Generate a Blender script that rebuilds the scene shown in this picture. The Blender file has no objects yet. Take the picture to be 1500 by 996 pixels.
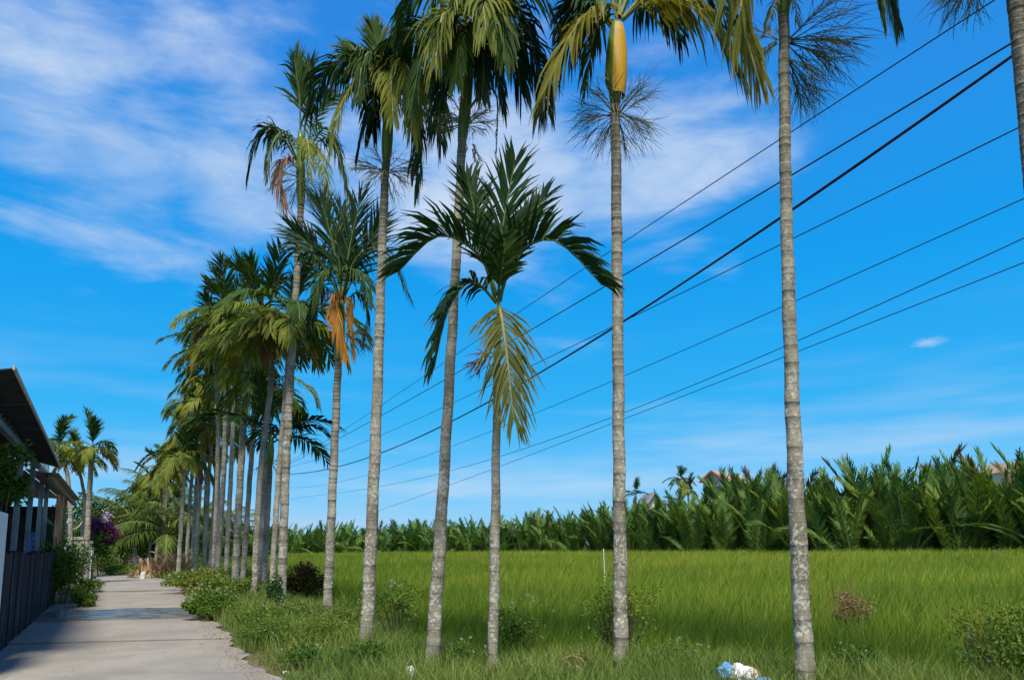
import bpy, math, random
import numpy as np
from mathutils import Vector, Matrix, noise as mnoise
R = math.radians
random.seed(7)
rng = np.random.default_rng(11)
scene = bpy.context.scene
COL = scene.collection

# ------------------------------------------------------------------ camera, sky, sun, exposure
PITCH, ROLL, F, HOR = R(8.5), R(-0.75), 1083.0, 795.0
PPY = HOR - F * math.tan(PITCH)
EYE = Vector((0, 0, 1.5))
fwd = Vector((0, math.cos(PITCH), math.sin(PITCH)))
up0 = Vector((0, -math.sin(PITCH), math.cos(PITCH)))
rt0 = Vector((1, 0, 0))
right = rt0 * math.cos(ROLL) + up0 * math.sin(ROLL)
up = up0 * math.cos(ROLL) - rt0 * math.sin(ROLL)
cd = bpy.data.cameras.new('camera')
cam = bpy.data.objects.new('camera', cd)
COL.objects.link(cam)
M = Matrix((right, up, -fwd)).transposed().to_4x4()
M.translation = EYE
cam.matrix_world = M
cd.sensor_width = 36.0
cd.lens = 36.0 * F / 1500.0
cd.shift_y = (PPY - 498.0) / 1500.0
cd.clip_start, cd.clip_end = 0.05, 6000
scene.camera = cam

SUN_H = Vector((0.05, -1.0, 0)).normalized()
SUN_EL = R(62)
sun_dir = Vector((SUN_H.x * math.cos(SUN_EL), SUN_H.y * math.cos(SUN_EL), math.sin(SUN_EL)))
sl = bpy.data.lights.new('sun', 'SUN')
sl.energy, sl.angle, sl.color = 4.1, R(13), (1.0, 0.92, 0.75)
so = bpy.data.objects.new('sun', sl)
so.rotation_euler = sun_dir.to_track_quat('Z', 'Y').to_euler()
so.location = (0, 0, 40)
COL.objects.link(so)
scene.view_settings.view_transform = 'Standard'
scene.view_settings.look = 'None'
scene.view_settings.exposure = 0.62
scene.view_settings.gamma = 1.0


def px_dir(px, py):
    return right * ((px - 750) / F) + up * ((PPY - py) / F) + fwd


def at(px, py, Y):
    d = px_dir(px, py)
    return EYE + d * (Y / d.y)


def ground(px, py, z=0.0):
    d = px_dir(px, py)
    return EYE + d * ((z - EYE.z) / d.z)


class NT:
    """small helper over a node tree"""
    def __init__(s, nt):
        s.nt = nt
    def n(s, typ, **kw):
        nd = s.nt.nodes.new(typ)
        for k, v in kw.items():
            setattr(nd, k, v)
        return nd
    def l(s, a, b):
        s.nt.links.new(a, b)
    def val(s, sock, v):
        if hasattr(v, 'links') or isinstance(v, bpy.types.NodeSocket):
            s.l(v, sock)
        else:
            sock.default_value = v
    def math(s, op, a, b=0.0, c=0.0, clamp=False):
        nd = s.n('ShaderNodeMath', operation=op, use_clamp=clamp)
        s.val(nd.inputs[0], a); s.val(nd.inputs[1], b); s.val(nd.inputs[2], c)
        return nd.outputs[0]
    def mix(s, f, a, b, mode='MIX'):
        nd = s.n('ShaderNodeMix', data_type='RGBA', blend_type=mode)
        s.val(nd.inputs[0], f); s.val(nd.inputs[6], a); s.val(nd.inputs[7], b)
        return nd.outputs[2]
    def noise(s, vec, scale, detail=4, rough=0.55, dist=0.0):
        nd = s.n('ShaderNodeTexNoise')
        if vec is not None:
            s.l(vec, nd.inputs['Vector'])
        nd.inputs['Scale'].default_value = scale
        nd.inputs['Detail'].default_value = detail
        nd.inputs['Roughness'].default_value = rough
        nd.inputs['Distortion'].default_value = dist
        return nd.outputs[0]
    def ss(s, v, lo, hi, a=0.0, b=1.0):
        nd = s.n('ShaderNodeMapRange', interpolation_type='SMOOTHSTEP')
        s.val(nd.inputs[0], v)
        for i, x in enumerate((lo, hi, a, b)):
            nd.inputs[i + 1].default_value = x
        return nd.outputs[0]
    def mapping(s, vec, scale=(1, 1, 1), loc=(0, 0, 0), rot=(0, 0, 0)):
        nd = s.n('ShaderNodeMapping')
        s.l(vec, nd.inputs[0])
        nd.inputs[1].default_value = loc; nd.inputs[2].default_value = rot; nd.inputs[3].default_value = scale
        return nd.outputs[0]


def c4(c):
    return (c[0], c[1], c[2], 1.0)


wd = bpy.data.worlds.new('World')
scene.world = wd
wd.use_nodes = True
wd.node_tree.nodes.clear()
w = NT(wd.node_tree)
out = w.n('ShaderNodeOutputWorld')
bg = w.n('ShaderNodeBackground')
bg.inputs[1].default_value = 0.079
w.l(bg.outputs[0], out.inputs[0])
sky = w.n('ShaderNodeTexSky', sky_type='NISHITA', sun_disc=False)
sky.sun_elevation = SUN_EL
sky.sun_rotation = math.atan2(SUN_H.x, SUN_H.y)
sky.air_density, sky.dust_density, sky.ozone_density = 1.0, 0.3, 2.0
tc = w.n('ShaderNodeTexCoord')
hs = w.n('ShaderNodeHueSaturation')
hs.inputs['Hue'].default_value = 0.488
hs.inputs['Saturation'].default_value = 1.55
hs.inputs['Value'].default_value = 1.9
w.l(sky.outputs[0], hs.inputs['Color'])
tc2 = w.n('ShaderNodeSeparateXYZ'); w.l(tc.outputs['Generated'], tc2.inputs[0])
ramp = w.n('ShaderNodeValToRGB')
w.l(tc2.outputs[2], ramp.inputs[0])
stops = ((0.0, (1.3, 4.2, 7.4)), (.07, (.85, 4.0, 7.4)), (.17, (.16, 3.4, 7.2)), (.34, (.08, 2.75, 7.1)), (.58, (.25, 2.05, 6.4)), (1.0, (.28, 1.3, 4.6)))
while len(ramp.color_ramp.elements) < len(stops):
    ramp.color_ramp.elements.new(.5)
for e_, (p_, c_) in zip(ramp.color_ramp.elements, stops):
    e_.position = p_; e_.color = (c_[0] / 10, c_[1] / 10, c_[2] / 10, 1)
rs = w.n('ShaderNodeVectorMath', operation='SCALE'); w.l(ramp.outputs[0], rs.inputs[0]); rs.inputs['Scale'].default_value = 10
skyc = w.mix(.90, hs.outputs[0], rs.outputs[0])
# wispy cloud layer: noise over direction, gathered round a few cloud banks, plus added fill cloud out of view
gen = tc.outputs['Generated']
sep = w.n('ShaderNodeSeparateXYZ'); w.l(gen, sep.inputs[0])
bank = None
for px, py, wid, amp in ((60, 130, .15, .95), (200, 240, .13, 1.0), (330, 270, .13, 1.0), (250, 60, .20, .55), (720, 250, .15, 1.15), (640, 330, .10, .7), (960, 240, .14, .95),
                         (1060, 200, .09, .6), (480, 250, .12, .6), (800, 420, .09, .5), (600, 150, .05, .3), (1060, 380, .05, .5), (600, 120, .16, .4)):
    d = px_dir(px, py).normalized()
    vd = w.n('ShaderNodeVectorMath', operation='DISTANCE')
    w.l(gen, vd.inputs[0]); vd.inputs[1].default_value = d
    b = w.ss(vd.outputs['Value'], 0.0, wid * 1.7, amp, 0.0)
    bank = b if bank is None else w.math('MAXIMUM', bank, b)
gs = w.mapping(gen, scale=(1, 1, 2.6), rot=(0, 0, 0))
d = px_dir(1361, 501).normalized(); d.z *= 2.6
vd = w.n('ShaderNodeVectorMath', operation='DISTANCE'); w.l(gs, vd.inputs[0]); vd.inputs[1].default_value = d
puff = w.math('MULTIPLY', w.ss(w.math('ADD', vd.outputs['Value'], w.math('MULTIPLY', w.math('SUBTRACT', w.noise(gs, 60, 4), .5), .03)), .022, .0), .55)
unseen_fill_bank = w.ss(w.noise(gen, 1.6, 2), 0.40, 0.62, 0.0, 0.95)  # unseen cloud overhead and behind the camera, thickened to make ambient light less blue
away = w.ss(sep.outputs[1], 0.45, 0.2)
bank = w.math('MAXIMUM', bank, w.math('MULTIPLY', unseen_fill_bank, away))
vm = w.mapping(gen, scale=(1.5, 2.2, 6.5), rot=(0, R(26), 0))
n1 = w.noise(vm, 2.2, 8, 0.56, 0.4)
n2 = w.noise(w.mapping(gen, scale=(1, 1, 2.0)), 4.5, 5, 0.6)
cm = w.math('ADD', w.math('MULTIPLY', n1, 0.7), w.math('MULTIPLY', n2, 0.3))
cl = w.ss(w.math('ADD', cm, w.math('MULTIPLY', bank, 0.34)), 0.595, 0.93, 0.0, 0.85)
cl = w.math('MULTIPLY', cl, w.ss(bank, 0.0, 0.25))
lowband = w.math('MULTIPLY', w.ss(sep.outputs[2], 0.30, 0.02), w.ss(w.noise(w.mapping(gen, scale=(1.5, 1.5, 14)), 1.6, 4), 0.40, 0.72, 0.0, 0.55))
cl = w.math('MAXIMUM', w.math('MAXIMUM', cl, lowband), puff)
ccol = w.mix(w.ss(n2, 0.35, 0.7), (4.3, 5.6, 7.3, 1), (5.9, 6.6, 7.6, 1))
ccol = w.mix(away, ccol, (6.6, 6.9, 7.4, 1))  # out-of-view cloud made whiter than the visible banks, to neutralise ambient light
w.l(w.mix(cl, skyc, ccol), bg.inputs[0])

# ------------------------------------------------------------------ materials
MAT = {}


def new_mat(name):
    m = bpy.data.materials.new(name)
    m.use_nodes = True
    m.node_tree.nodes.clear()
    t = NT(m.node_tree)
    o = t.n('ShaderNodeOutputMaterial')
    MAT[name] = m
    return m, t, o


def princ(t, o, col, rough=0.6, spec=0.3, metal=0.0, bump=None, bstr=0.3, bdist=0.01):
    p = t.n('ShaderNodeBsdfPrincipled')
    t.val(p.inputs['Base Color'], col)
    t.val(p.inputs['Roughness'], rough)
    p.inputs['Specular IOR Level'].default_value = spec
    p.inputs['Metallic'].default_value = metal
    if bump is not None:
        b = t.n('ShaderNodeBump')
        b.inputs['Strength'].default_value = bstr
        b.inputs['Distance'].default_value = bdist
        t.l(bump, b.inputs['Height'])
        t.l(b.outputs[0], p.inputs['Normal'])
    if o is not None:
        t.l(p.outputs[0], o.inputs[0])
    return p


def leaf_mat(name, ca, cb, trans=0.35, tcol=None, scale=3.0, rough=0.6, attr=None, spec=0.12, streak=None):
    """two-tone leaf: colour wanders with noise, from plant to plant, and (attr) from blade to blade"""
    m, t, o = new_mat(name)
    tcn = t.n('ShaderNodeTexCoord')
    oi = t.n('ShaderNodeObjectInfo')
    geo = t.n('ShaderNodeNewGeometry')
    f = t.math('ADD', t.math('MULTIPLY', t.noise(geo.outputs['Position'], scale, 3), 1.3), t.math('MULTIPLY', oi.outputs['Random'], 0.5))
    f = t.math('ADD', f, t.math('MULTIPLY', geo.outputs['Random Per Island'], 0.5))
    f = t.math('SUBTRACT', f, 0.65, clamp=True)
    if attr:
        a = t.n('ShaderNodeAttribute', attribute_name=attr)
        f = t.math('ADD', t.math('MULTIPLY', f, 0.35), t.math('MULTIPLY', a.outputs['Fac'], 0.75), clamp=True)
    col = t.mix(f, c4(ca), c4(cb))
    if streak:
        col = t.mix(t.ss(t.noise(geo.outputs['Position'], 14, 2), 0.62, 0.75), col, c4(streak))
    if not attr:
        ta = t.n('ShaderNodeAttribute', attribute_name='tip')
        tf = t.math('ADD', ta.outputs['Fac'], t.math('MULTIPLY', t.math('SUBTRACT', t.noise(geo.outputs['Position'], 5, 3), .5), .9))
        col = t.mix(t.math('MULTIPLY', t.ss(tf, .82, 1.12), .75), col, c4((.22, .15, .06)))
    p = princ(t, None, col, rough, spec)
    tr = t.n('ShaderNodeBsdfTranslucent')
    tmix = t.mix(1.0, col, c4(tcol or (1.3, 1.25, 0.5)), 'MULTIPLY')
    t.l(tmix, tr.inputs[0])
    mx = t.n('ShaderNodeMixShader')
    mx.inputs[0].default_value = trans
    t.l(p.outputs[0], mx.inputs[1]); t.l(tr.outputs[0], mx.inputs[2])
    t.l(mx.outputs[0], o.inputs[0])
    return m


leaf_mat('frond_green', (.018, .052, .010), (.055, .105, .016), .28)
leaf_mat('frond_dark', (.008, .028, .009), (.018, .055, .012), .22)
leaf_mat('frond_olive', (.070, .125, .016), (.21, .235, .036), .32, streak=(.20, .17, .05))
leaf_mat('frond_dull', (.055, .085, .018), (.13, .135, .035), .28, streak=(.22, .16, .08))
leaf_mat('frond_yellow', (.13, .15, .02), (.25, .23, .04), .35, streak=(.30, .22, .07))
leaf_mat('frond_dead', (.42, .17, .025), (.50, .26, .05), .3, tcol=(1.1, 1, .8))
leaf_mat('frond_brown', (.20, .10, .06), (.33, .19, .12), .25, tcol=(1, 1, .9))
leaf_mat('nipa_leaf', (.036, .115, .028), (.14, .235, .050), .3, scale=.5)
leaf_mat('nipa_dry', (.10, .085, .04), (.20, .16, .07), .2, tcol=(1, 1, .8), scale=.7)
leaf_mat('nipa_bright', (.075, .155, .030), (.17, .24, .035), .3, scale=.7)
leaf_mat('field_grass', (.050, .150, .013), (.28, .33, .036), .35, attr='tint', scale=2, spec=.2)
leaf_mat('verge_grass', (.066, .158, .030), (.24, .28, .065), .35, attr='tint', scale=2, spec=.2)
leaf_mat('weed_leaf', (.045, .125, .016), (.16, .22, .035), .3, scale=4)
leaf_mat('bush_leaf', (.020, .075, .018), (.07, .15, .026), .28, scale=2)
leaf_mat('dark_bush_leaf', (.022, .03, .010), (.05, .065, .016), .2, scale=3)
leaf_mat('rust_leaf', (.10, .03, .014), (.16, .07, .02), .25, scale=3)
leaf_mat('coconut_leaf', (.05, .10, .018), (.14, .19, .035), .3, scale=.8)
leaf_mat('bract_purple', (.10, .022, .09), (.18, .04, .15), .35, tcol=(1.1, 1, 1.1), scale=3)
leaf_mat('bract_pale', (.45, .30, .50), (.62, .5, .62), .3, tcol=(1.1, 1, 1.1), scale=3)
leaf_mat('dry_stalk', (.17, .11, .05), (.30, .21, .10), .15, tcol=(1, 1, .9))
leaf_mat('straw', (.28, .19, .09), (.46, .33, .17), .2, tcol=(1, 1, .9))
leaf_mat('husk_pink', (.50, .29, .19), (.72, .50, .37), .15, tcol=(1, 1, .9))
leaf_mat('flower_panicle', (.12, .14, .06), (.30, .32, .15), .3)
leaf_mat('flower_panicle_red', (.12, .04, .05), (.2, .09, .09), .05)


def simple(name, col, col2=None, scale=4.0, rough=0.7, spec=0.25, bstr=0.3, bdist=0.01, det=5, lo=.4, hi=.65, stretch=(1, 1, 1), metal=0.0):
    m, t, o = new_mat(name)
    tcn = t.n('ShaderNodeTexCoord')
    v = t.mapping(tcn.outputs['Object'], scale=stretch)
    nz = t.noise(v, scale, det, .6)
    c = t.mix(t.ss(nz, lo, hi), c4(col), c4(col2 or tuple(x * .6 for x in col)))
    princ(t, o, c, rough, spec, metal, nz, bstr, bdist)
    return m


def trunk_mat(name, base, dark, pale, green_top):
    m, t, o = new_mat(name)
    uv = t.n('ShaderNodeUVMap'); sp = t.n('ShaderNodeSeparateXYZ'); t.l(uv.outputs[0], sp.inputs[0])
    tcn = t.n('ShaderNodeTexCoord'); pos = tcn.outputs['Object']
    h, ring = sp.outputs[0], sp.outputs[1]
    fr = t.math('FRACT', ring)
    ringv = t.n('ShaderNodeTexWhiteNoise', noise_dimensions='1D'); t.l(t.math('FLOOR', ring), ringv.inputs[1])
    n_f = t.noise(pos, 26, 6, .65)
    n_m = t.noise(t.mapping(pos, scale=(1, 1, .35)), 9, 5, .6)
    col = t.mix(t.ss(n_m, .36, .64), c4(base), c4(dark))
    col = t.mix(t.math('MULTIPLY', ringv.outputs[0], .55), col, c4(dark))
    col = t.mix(t.math('MULTIPLY', t.ss(h, .62, .98), .75), col, c4(green_top))
    oi = t.n('ShaderNodeObjectInfo')
    pv = t.n('ShaderNodeVectorMath', operation='ADD'); t.l(t.mapping(pos, scale=(1.6, 1.6, .5)), pv.inputs[0]); t.l(oi.outputs['Random'], pv.inputs[1])
    big = t.noise(pv.outputs[0], 2.6, 4, .6)
    col = t.mix(t.math('MULTIPLY', t.ss(big, .52, .68), .6), col, c4((.115, .115, .075)))
    col = t.mix(t.math('MULTIPLY', t.ss(big, .46, .34), .45), col, c4((.42, .39, .31)))
    # pale leaf scars, crisp near the top, worn lower down
    scar = t.math('MULTIPLY', t.ss(fr, .16, .05), t.ss(n_f, .30, .55))
    scar = t.math('MULTIPLY', scar, t.ss(h, .15, .95, .22, .95))
    col = t.mix(scar, col, c4(pale))
    crack = t.math('MULTIPLY', t.ss(fr, .88, .97), .6)
    col = t.mix(crack, col, c4(tuple(x * .45 for x in dark)))
    # lichen spots, denser low on the stem
    li = t.math('ADD', n_f, t.math('MULTIPLY', t.math('SUBTRACT', t.noise(pos, 4, 3), .5), .5))
    li = t.math('MULTIPLY', t.ss(li, .53, .60), t.ss(h, .85, .2, .2, 1.0))
    col = t.mix(t.math('MULTIPLY', li, .85), col, c4((.52, .51, .44)))
    dk = t.math('MULTIPLY', t.ss(t.noise(pos, 34, 4, .7), .58, .68), .7)
    col = t.mix(dk, col, c4((.09, .08, .06)))
    bm = t.math('ADD', n_f, t.math('MULTIPLY', fr, .4))
    princ(t, o, col, .85, .15, 0, bm, .6, .012)
    return m


trunk_mat('areca_trunk', (.33, .30, .235), (.185, .165, .125), (.42, .40, .33), (.10, .085, .05))
trunk_mat('areca_trunk_dark', (.20, .18, .145), (.10, .09, .07), (.36, .34, .28), (.07, .062, .04))
simple('crownshaft_green', (.14, .22, .028), (.07, .13, .02), 5, .4, .4, .1, stretch=(1, 1, .3))
simple('sheath_yellow', (.50, .29, .020), (.44, .31, .12), 9, .6, .2, .4, stretch=(1, 1, .3), lo=.42, hi=.62)
simple('rachis_green', (.10, .14, .03), (.06, .09, .02), 6, .5)
simple('rachis_yellow', (.26, .24, .08), (.18, .16, .05), 6, .5)
simple('rachis_dry', (.38, .24, .10), (.25, .15, .07), 6, .7)
simple('stalk_brown', (.10, .075, .05), (.05, .04, .025), 8, .8)
simple('bark', (.16, .13, .10), (.08, .065, .05), 10, .9, .1, .6)
simple('wire_black', (.012, .012, .014), (.02, .02, .022), 6, .5)
simple('roof_dark', (.007, .011, .022), (.014, .019, .032), 2.2, .7, .2, .3, stretch=(1, 1, .4))
simple('roof_edge', (.45, .42, .40), (.3, .28, .26), 6, .6)
simple('post_blue', (.15, .25, .34), (.09, .14, .19), 7, .6, .3, .2, stretch=(1, 1, .3))
simple('wall_black', (.016, .018, .026), (.15, .15, .16), 3.4, .85, .15, .6, .03, 9, .52, .80, (1, 1, .16))
simple('panel_white', (.60, .64, .68), (.45, .50, .55), 2.5, .5, .3, .1, lo=.45, hi=.8)
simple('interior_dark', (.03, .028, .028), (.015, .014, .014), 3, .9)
simple('wood_grey', (.25, .22, .18), (.14, .115, .09), 7, .85, .1, .4, stretch=(.4, .4, 3))
simple('wood_pale', (.46, .37, .25), (.32, .25, .17), 7, .8, .1, .4, stretch=(1, 1, .25))
simple('concrete_pillar', (.42, .41, .34), (.24, .24, .18), 6, .9, .1, .5, lo=.4, hi=.75)
simple('gate_dark', (.035, .03, .042), (.06, .05, .06), 6, .7)
simple('tarp_blue', (.02, .10, .50), (.03, .07, .30), 5, .5)
simple('tarp_green', (.10, .33, .27), (.06, .22, .18), 5, .6)
simple('house_wall', (.66, .62, .54), (.55, .5, .42), 1.5, .85)
simple('house_roof_tan', (.40, .29, .22), (.30, .22, .17), 1.6, .8)
simple('house_roof_grey', (.20, .21, .23), (.15, .16, .17), 1.5, .7)
simple('trim_red', (.38, .10, .10), (.26, .07, .07), 3, .6)
simple('glass_dark', (.03, .04, .05), (.05, .06, .07), 2, .15, .6, 0)
simple('paint_white', (.75, .75, .72), (.5, .5, .46), 12, .7)
simple('sack_blue', (.10, .28, .55), (.30, .48, .70), 9, .45, .4, .3, lo=.45, hi=.6)
simple('sack_white', (.66, .66, .66), (.42, .46, .52), 10, .45, .4, .3)
simple('sack_pink', (.62, .42, .38), (.70, .62, .58), 9, .6)
simple('sack_cyan', (.10, .42, .58), (.35, .6, .7), 9, .4, .4)
simple('flower_white', (.80, .80, .70), (.75, .72, .50), 8, .6)
simple('rope_white', (.55, .55, .55), (.4, .4, .42), 20, .7)

m, t, o = new_mat('concrete_path')
tcn = t.n('ShaderNodeTexCoord'); geo = t.n('ShaderNodeNewGeometry'); oi = t.n('ShaderNodeObjectInfo')
pos = geo.outputs['Position']
nA = t.noise(t.mapping(pos, scale=(1, 1, 1), rot=(0, 0, R(28))), .9, 6, .62)
nB = t.noise(t.mapping(pos, scale=(.35, 1.6, 1), rot=(0, 0, R(28))), 1.6, 5, .6)
nC = t.noise(pos, 60, 3, .7)
col = t.mix(t.ss(nA, .35, .68), c4((.205, .192, .172)), c4((.27, .248, .218)))
col = t.mix(t.math('MULTIPLY', t.ss(nB, .56, .70), .45), col, c4((.155, .145, .135)))
col = t.mix(t.math('MULTIPLY', t.ss(nC, .52, .72), .25), col, c4((.17, .16, .15)))
col = t.mix(t.math('MULTIPLY', oi.outputs['Random'], .16), col, c4((.24, .225, .215)))
crk = t.n('ShaderNodeTexVoronoi', feature='DISTANCE_TO_EDGE')
t.l(t.mapping(pos, scale=(.5, .5, .5)), crk.inputs['Vector']); crk.inputs['Scale'].default_value = 1.0
ck = t.math('MULTIPLY', t.ss(t.math('ADD', crk.outputs[0], t.math('MULTIPLY', t.math('SUBTRACT', t.noise(pos, 6, 4), .5), .06)), .010, .0), t.ss(nA, .5, .6))
col = t.mix(t.math('MULTIPLY', ck, .6), col, c4((.08, .075, .07)))
princ(t, o, col, t.ss(nA, .3, .7, .72, .92), .2, 0, t.math('ADD', nC, t.math('MULTIPLY', nB, 2.0)), .35, .006)

m, t, o = new_mat('wet_concrete')
geo = t.n('ShaderNodeNewGeometry'); pos = geo.outputs['Position']
nA = t.noise(t.mapping(pos, scale=(1, 2.2, 1)), 2.2, 5, .6)
col = t.mix(t.ss(nA, .4, .6), c4((.055, .058, .065)), c4((.14, .145, .16)))
princ(t, o, col, t.ss(nA, .42, .62, .22, .45), .5, 0, nA, .15, .004)

m, t, o = new_mat('soil')
geo = t.n('ShaderNodeNewGeometry'); pos = geo.outputs['Position']
n1_, n2_ = t.noise(pos, .7, 5, .6), t.noise(pos, 18, 4, .7)
col = t.mix(t.ss(n1_, .4, .62), c4((.060, .075, .020)), c4((.12, .095, .055)))
col = t.mix(t.ss(n2_, .5, .7), col, c4((.20, .165, .115)))
princ(t, o, col, .95, .1, 0, n2_, .6, .03)

# ------------------------------------------------------------------ mesh helpers


def link(name, me, parent=None, loc=None):
    ob = bpy.data.objects.new(name, me)
    COL.objects.link(ob)
    if parent is not None:
        ob.parent = parent
    if loc is not None:
        ob.location = loc
    return ob


def tag(ob, label=None, cat=None, group=None, kind=None):
    for k, v in (('label', label), ('category', cat), ('group', group), ('kind', kind)):
        if v:
            ob[k] = v
    return ob


def empty(name, loc, label, cat, group=None, rz=0.0):
    ob = bpy.data.objects.new(name, None)
    ob.empty_display_size = .2
    ob.location = loc
    ob.rotation_euler[2] = rz
    COL.objects.link(ob)
    return tag(ob, label, cat, group)


class MB:
    def __init__(s):
        s.v, s.f, s.m, s.uv, s.tip = [], [], [], {}, []
    def quad(s, a, b, c, d, m=0):
        i = len(s.v)
        s.v += [tuple(a), tuple(b), tuple(c), tuple(d)]
        s.f.append((i, i + 1, i + 2, i + 3)); s.m.append(m)
    def tri(s, a, b, c, m=0):
        i = len(s.v)
        s.v += [tuple(a), tuple(b), tuple(c)]
        s.f.append((i, i + 1, i + 2)); s.m.append(m)
    def hexa(s, p, m=0):
        """p: eight corners, bottom ring then top ring"""
        i = len(s.v)
        s.v += [tuple(q) for q in p]
        for f in ((3, 2, 1, 0), (4, 5, 6, 7), (0, 1, 5, 4), (1, 2, 6, 5), (2, 3, 7, 6), (3, 0, 4, 7)):
            s.f.append(tuple(i + k for k in f)); s.m.append(m)
    def box(s, x0, x1, y0, y1, z0, z1, m=0, T=None):
        p = [Vector(q) for q in ((x0, y0, z0), (x1, y0, z0), (x1, y1, z0), (x0, y1, z0), (x0, y0, z1), (x1, y0, z1), (x1, y1, z1), (x0, y1, z1))]
        if T is not None:
            p = [T(q) for q in p]
        s.hexa(p, m)
    def tube(s, pts, rad, n=6, m=0, cap=True, uvs=None):
        pts = [Vector(p) for p in pts]
        if not hasattr(rad, '__len__'):
            rad = [rad] * len(pts)
        i0 = len(s.v)
        ref = None
        for k, p in enumerate(pts):
            d = (pts[min(k + 1, len(pts) - 1)] - pts[max(k - 1, 0)])
            d = d.normalized() if d.length > 1e-9 else Vector((0, 0, 1))
            if ref is None:
                ref = Vector((1, 0, 0)) if abs(d.x) < .9 else Vector((0, 1, 0))
            a = (ref - d * ref.dot(d)).normalized()
            ref = a
            b = d.cross(a)
            for j in range(n):
                q = 2 * math.pi * j / n
                s.v.append(tuple(p + (a * math.cos(q) + b * math.sin(q)) * rad[k]))
                if uvs is not None:
                    s.uv[len(s.v) - 1] = uvs[k]
        for k in range(len(pts) - 1):
            for j in range(n):
                a, b = i0 + k * n + j, i0 + k * n + (j + 1) % n
                s.f.append((a, b, b + n, a + n)); s.m.append(m)
        if cap:
            s.f.append(tuple(i0 + j for j in range(n))[::-1]); s.m.append(m)
            e = i0 + (len(pts) - 1) * n
            s.f.append(tuple(e + j for j in range(n))); s.m.append(m)
    def mesh(s, name, mats, smooth=False):
        me = bpy.data.meshes.new(name)
        me.from_pydata(s.v, [], s.f)
        for k in (mats if isinstance(mats, (list, tuple)) else [mats]):
            me.materials.append(MAT[k])
        me.polygons.foreach_set('material_index', s.m)
        if s.uv:
            uvl = me.uv_layers.new(name='UVMap')
            arr = np.zeros((len(me.loops), 2), np.float32)
            vi = np.zeros(len(me.loops), np.int32)
            me.loops.foreach_get('vertex_index', vi)
            tab = np.zeros((len(s.v), 2), np.float32)
            for k, q in s.uv.items():
                tab[k] = q
            arr = tab[vi]
            uvl.data.foreach_set('uv', arr.ravel())
        if s.tip and len(s.tip) == len(s.v):
            at_ = me.attributes.new('tip', 'FLOAT', 'POINT')
            at_.data.foreach_set('value', s.tip)
        if smooth:
            me.polygons.foreach_set('use_smooth', [True] * len(me.polygons))
        me.update()
        return me
    def build(s, name, mats, parent=None, loc=None, smooth=False):
        return link(name, s.mesh(name, mats, smooth), parent, loc)


def np_mesh(name, V, quads=None, tris=None, mat=None, attr=None):
    me = bpy.data.meshes.new(name)
    V = np.asarray(V, np.float32)
    me.vertices.add(len(V)); me.vertices.foreach_set('co', V.ravel())
    nq = 0 if quads is None else len(quads); nt_ = 0 if tris is None else len(tris)
    loops = np.concatenate([x.ravel() for x in (quads, tris) if x is not None]).astype(np.int32)
    me.loops.add(len(loops)); me.loops.foreach_set('vertex_index', loops)
    st = np.concatenate([np.arange(nq) * 4, nq * 4 + np.arange(nt_) * 3]).astype(np.int32)
    me.polygons.add(nq + nt_)
    me.polygons.foreach_set('loop_start', st)
    me.update(calc_edges=True)
    if attr is not None:
        a = me.attributes.new('tint', 'FLOAT', 'POINT')
        a.data.foreach_set('value', np.asarray(attr, np.float32))
    for k in (mat if isinstance(mat, (list, tuple)) else [mat]):
        me.materials.append(MAT[k])
    return me


# ------------------------------------------------------------------ the lie of the land
ROW = np.array([(9.5, 1.0), (6.2, 4.0), (4.5, 6.2), (3.1, 7.6), (1.3, 8.6), (-1.0, 9.0), (-2.2, 10.4), (-4.0, 15.0), (-6.4, 19.5),
                (-9.6, 25.0), (-14.5, 34.0), (-21.5, 46.0), (-50, 100.0), (-110, 220.0)])


def row_sd(x, y):
    """signed distance to the line of palms, positive on the field side"""
    x = np.asarray(x, float); y = np.asarray(y, float)
    best = np.full(x.shape, 1e9); sg = np.ones(x.shape)
    for (ax, ay), (bx, by) in zip(ROW[:-1], ROW[1:]):
        dx, dy = bx - ax, by - ay
        tt = np.clip(((x - ax) * dx + (y - ay) * dy) / (dx * dx + dy * dy), 0, 1)
        d = np.hypot(x - ax - tt * dx, y - ay - tt * dy)
        cr = dx * (y - ay) - dy * (x - ax)
        upd = d < best
        best = np.where(upd, d, best); sg = np.where(upd, np.where(cr < 0, 1, -1), sg)
    return best * sg


def sstep(v, a, b):
    q = np.clip((v - a) / (b - a), 0, 1)
    return q * q * (3 - 2 * q)


def wob(x, y, s=1.0, k=0.0):
    return (np.sin(x * 1.7 * s + 2.1 * np.sin(y * .9 * s + k)) + np.sin(y * 2.3 * s + 1.7 * np.sin(x * 1.1 * s + k + 1))) * .5


# path edges from where they meet the ground in view, continued past the camera
rp = [ground(*p) for p in ((400, 1002), (372, 985), (348, 962), (330, 935), (312, 915), (284, 898), (273, 880), (262, 864), (240, 850), (205, 840), (172, 834))]
R_EDGE = [(3.2, -6.0), (1.6, 0.0), (0.2, 4.0), (-1.4, 6.5)] + [(p.x, p.y) for p in rp] + [(rp[-1].x - 14, rp[-1].y + 14)]
lp0, lp1 = ground(0, 957), ground(80, 884)
UT = (lp1 - lp0); UT.z = 0; UT.normalize()
NN = Vector((UT.y, -UT.x, 0))
P0 = Vector((lp0.x, lp0.y, 0))
lp = [ground(*p) for p in ((112, 894), (138, 876), (141, 858), (144, 845), (146, 836))]
L_EDGE = [(P0.x - UT.x * 16, P0.y - UT.y * 16), (P0.x, P0.y), (lp1.x, lp1.y)] + [(p.x, p.y) for p in lp] + [(lp[-1].x - 14, lp[-1].y + 12)]


def edge_x(E, y):
    return np.interp(y, [p[1] for p in E], [p[0] for p in E])


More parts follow.
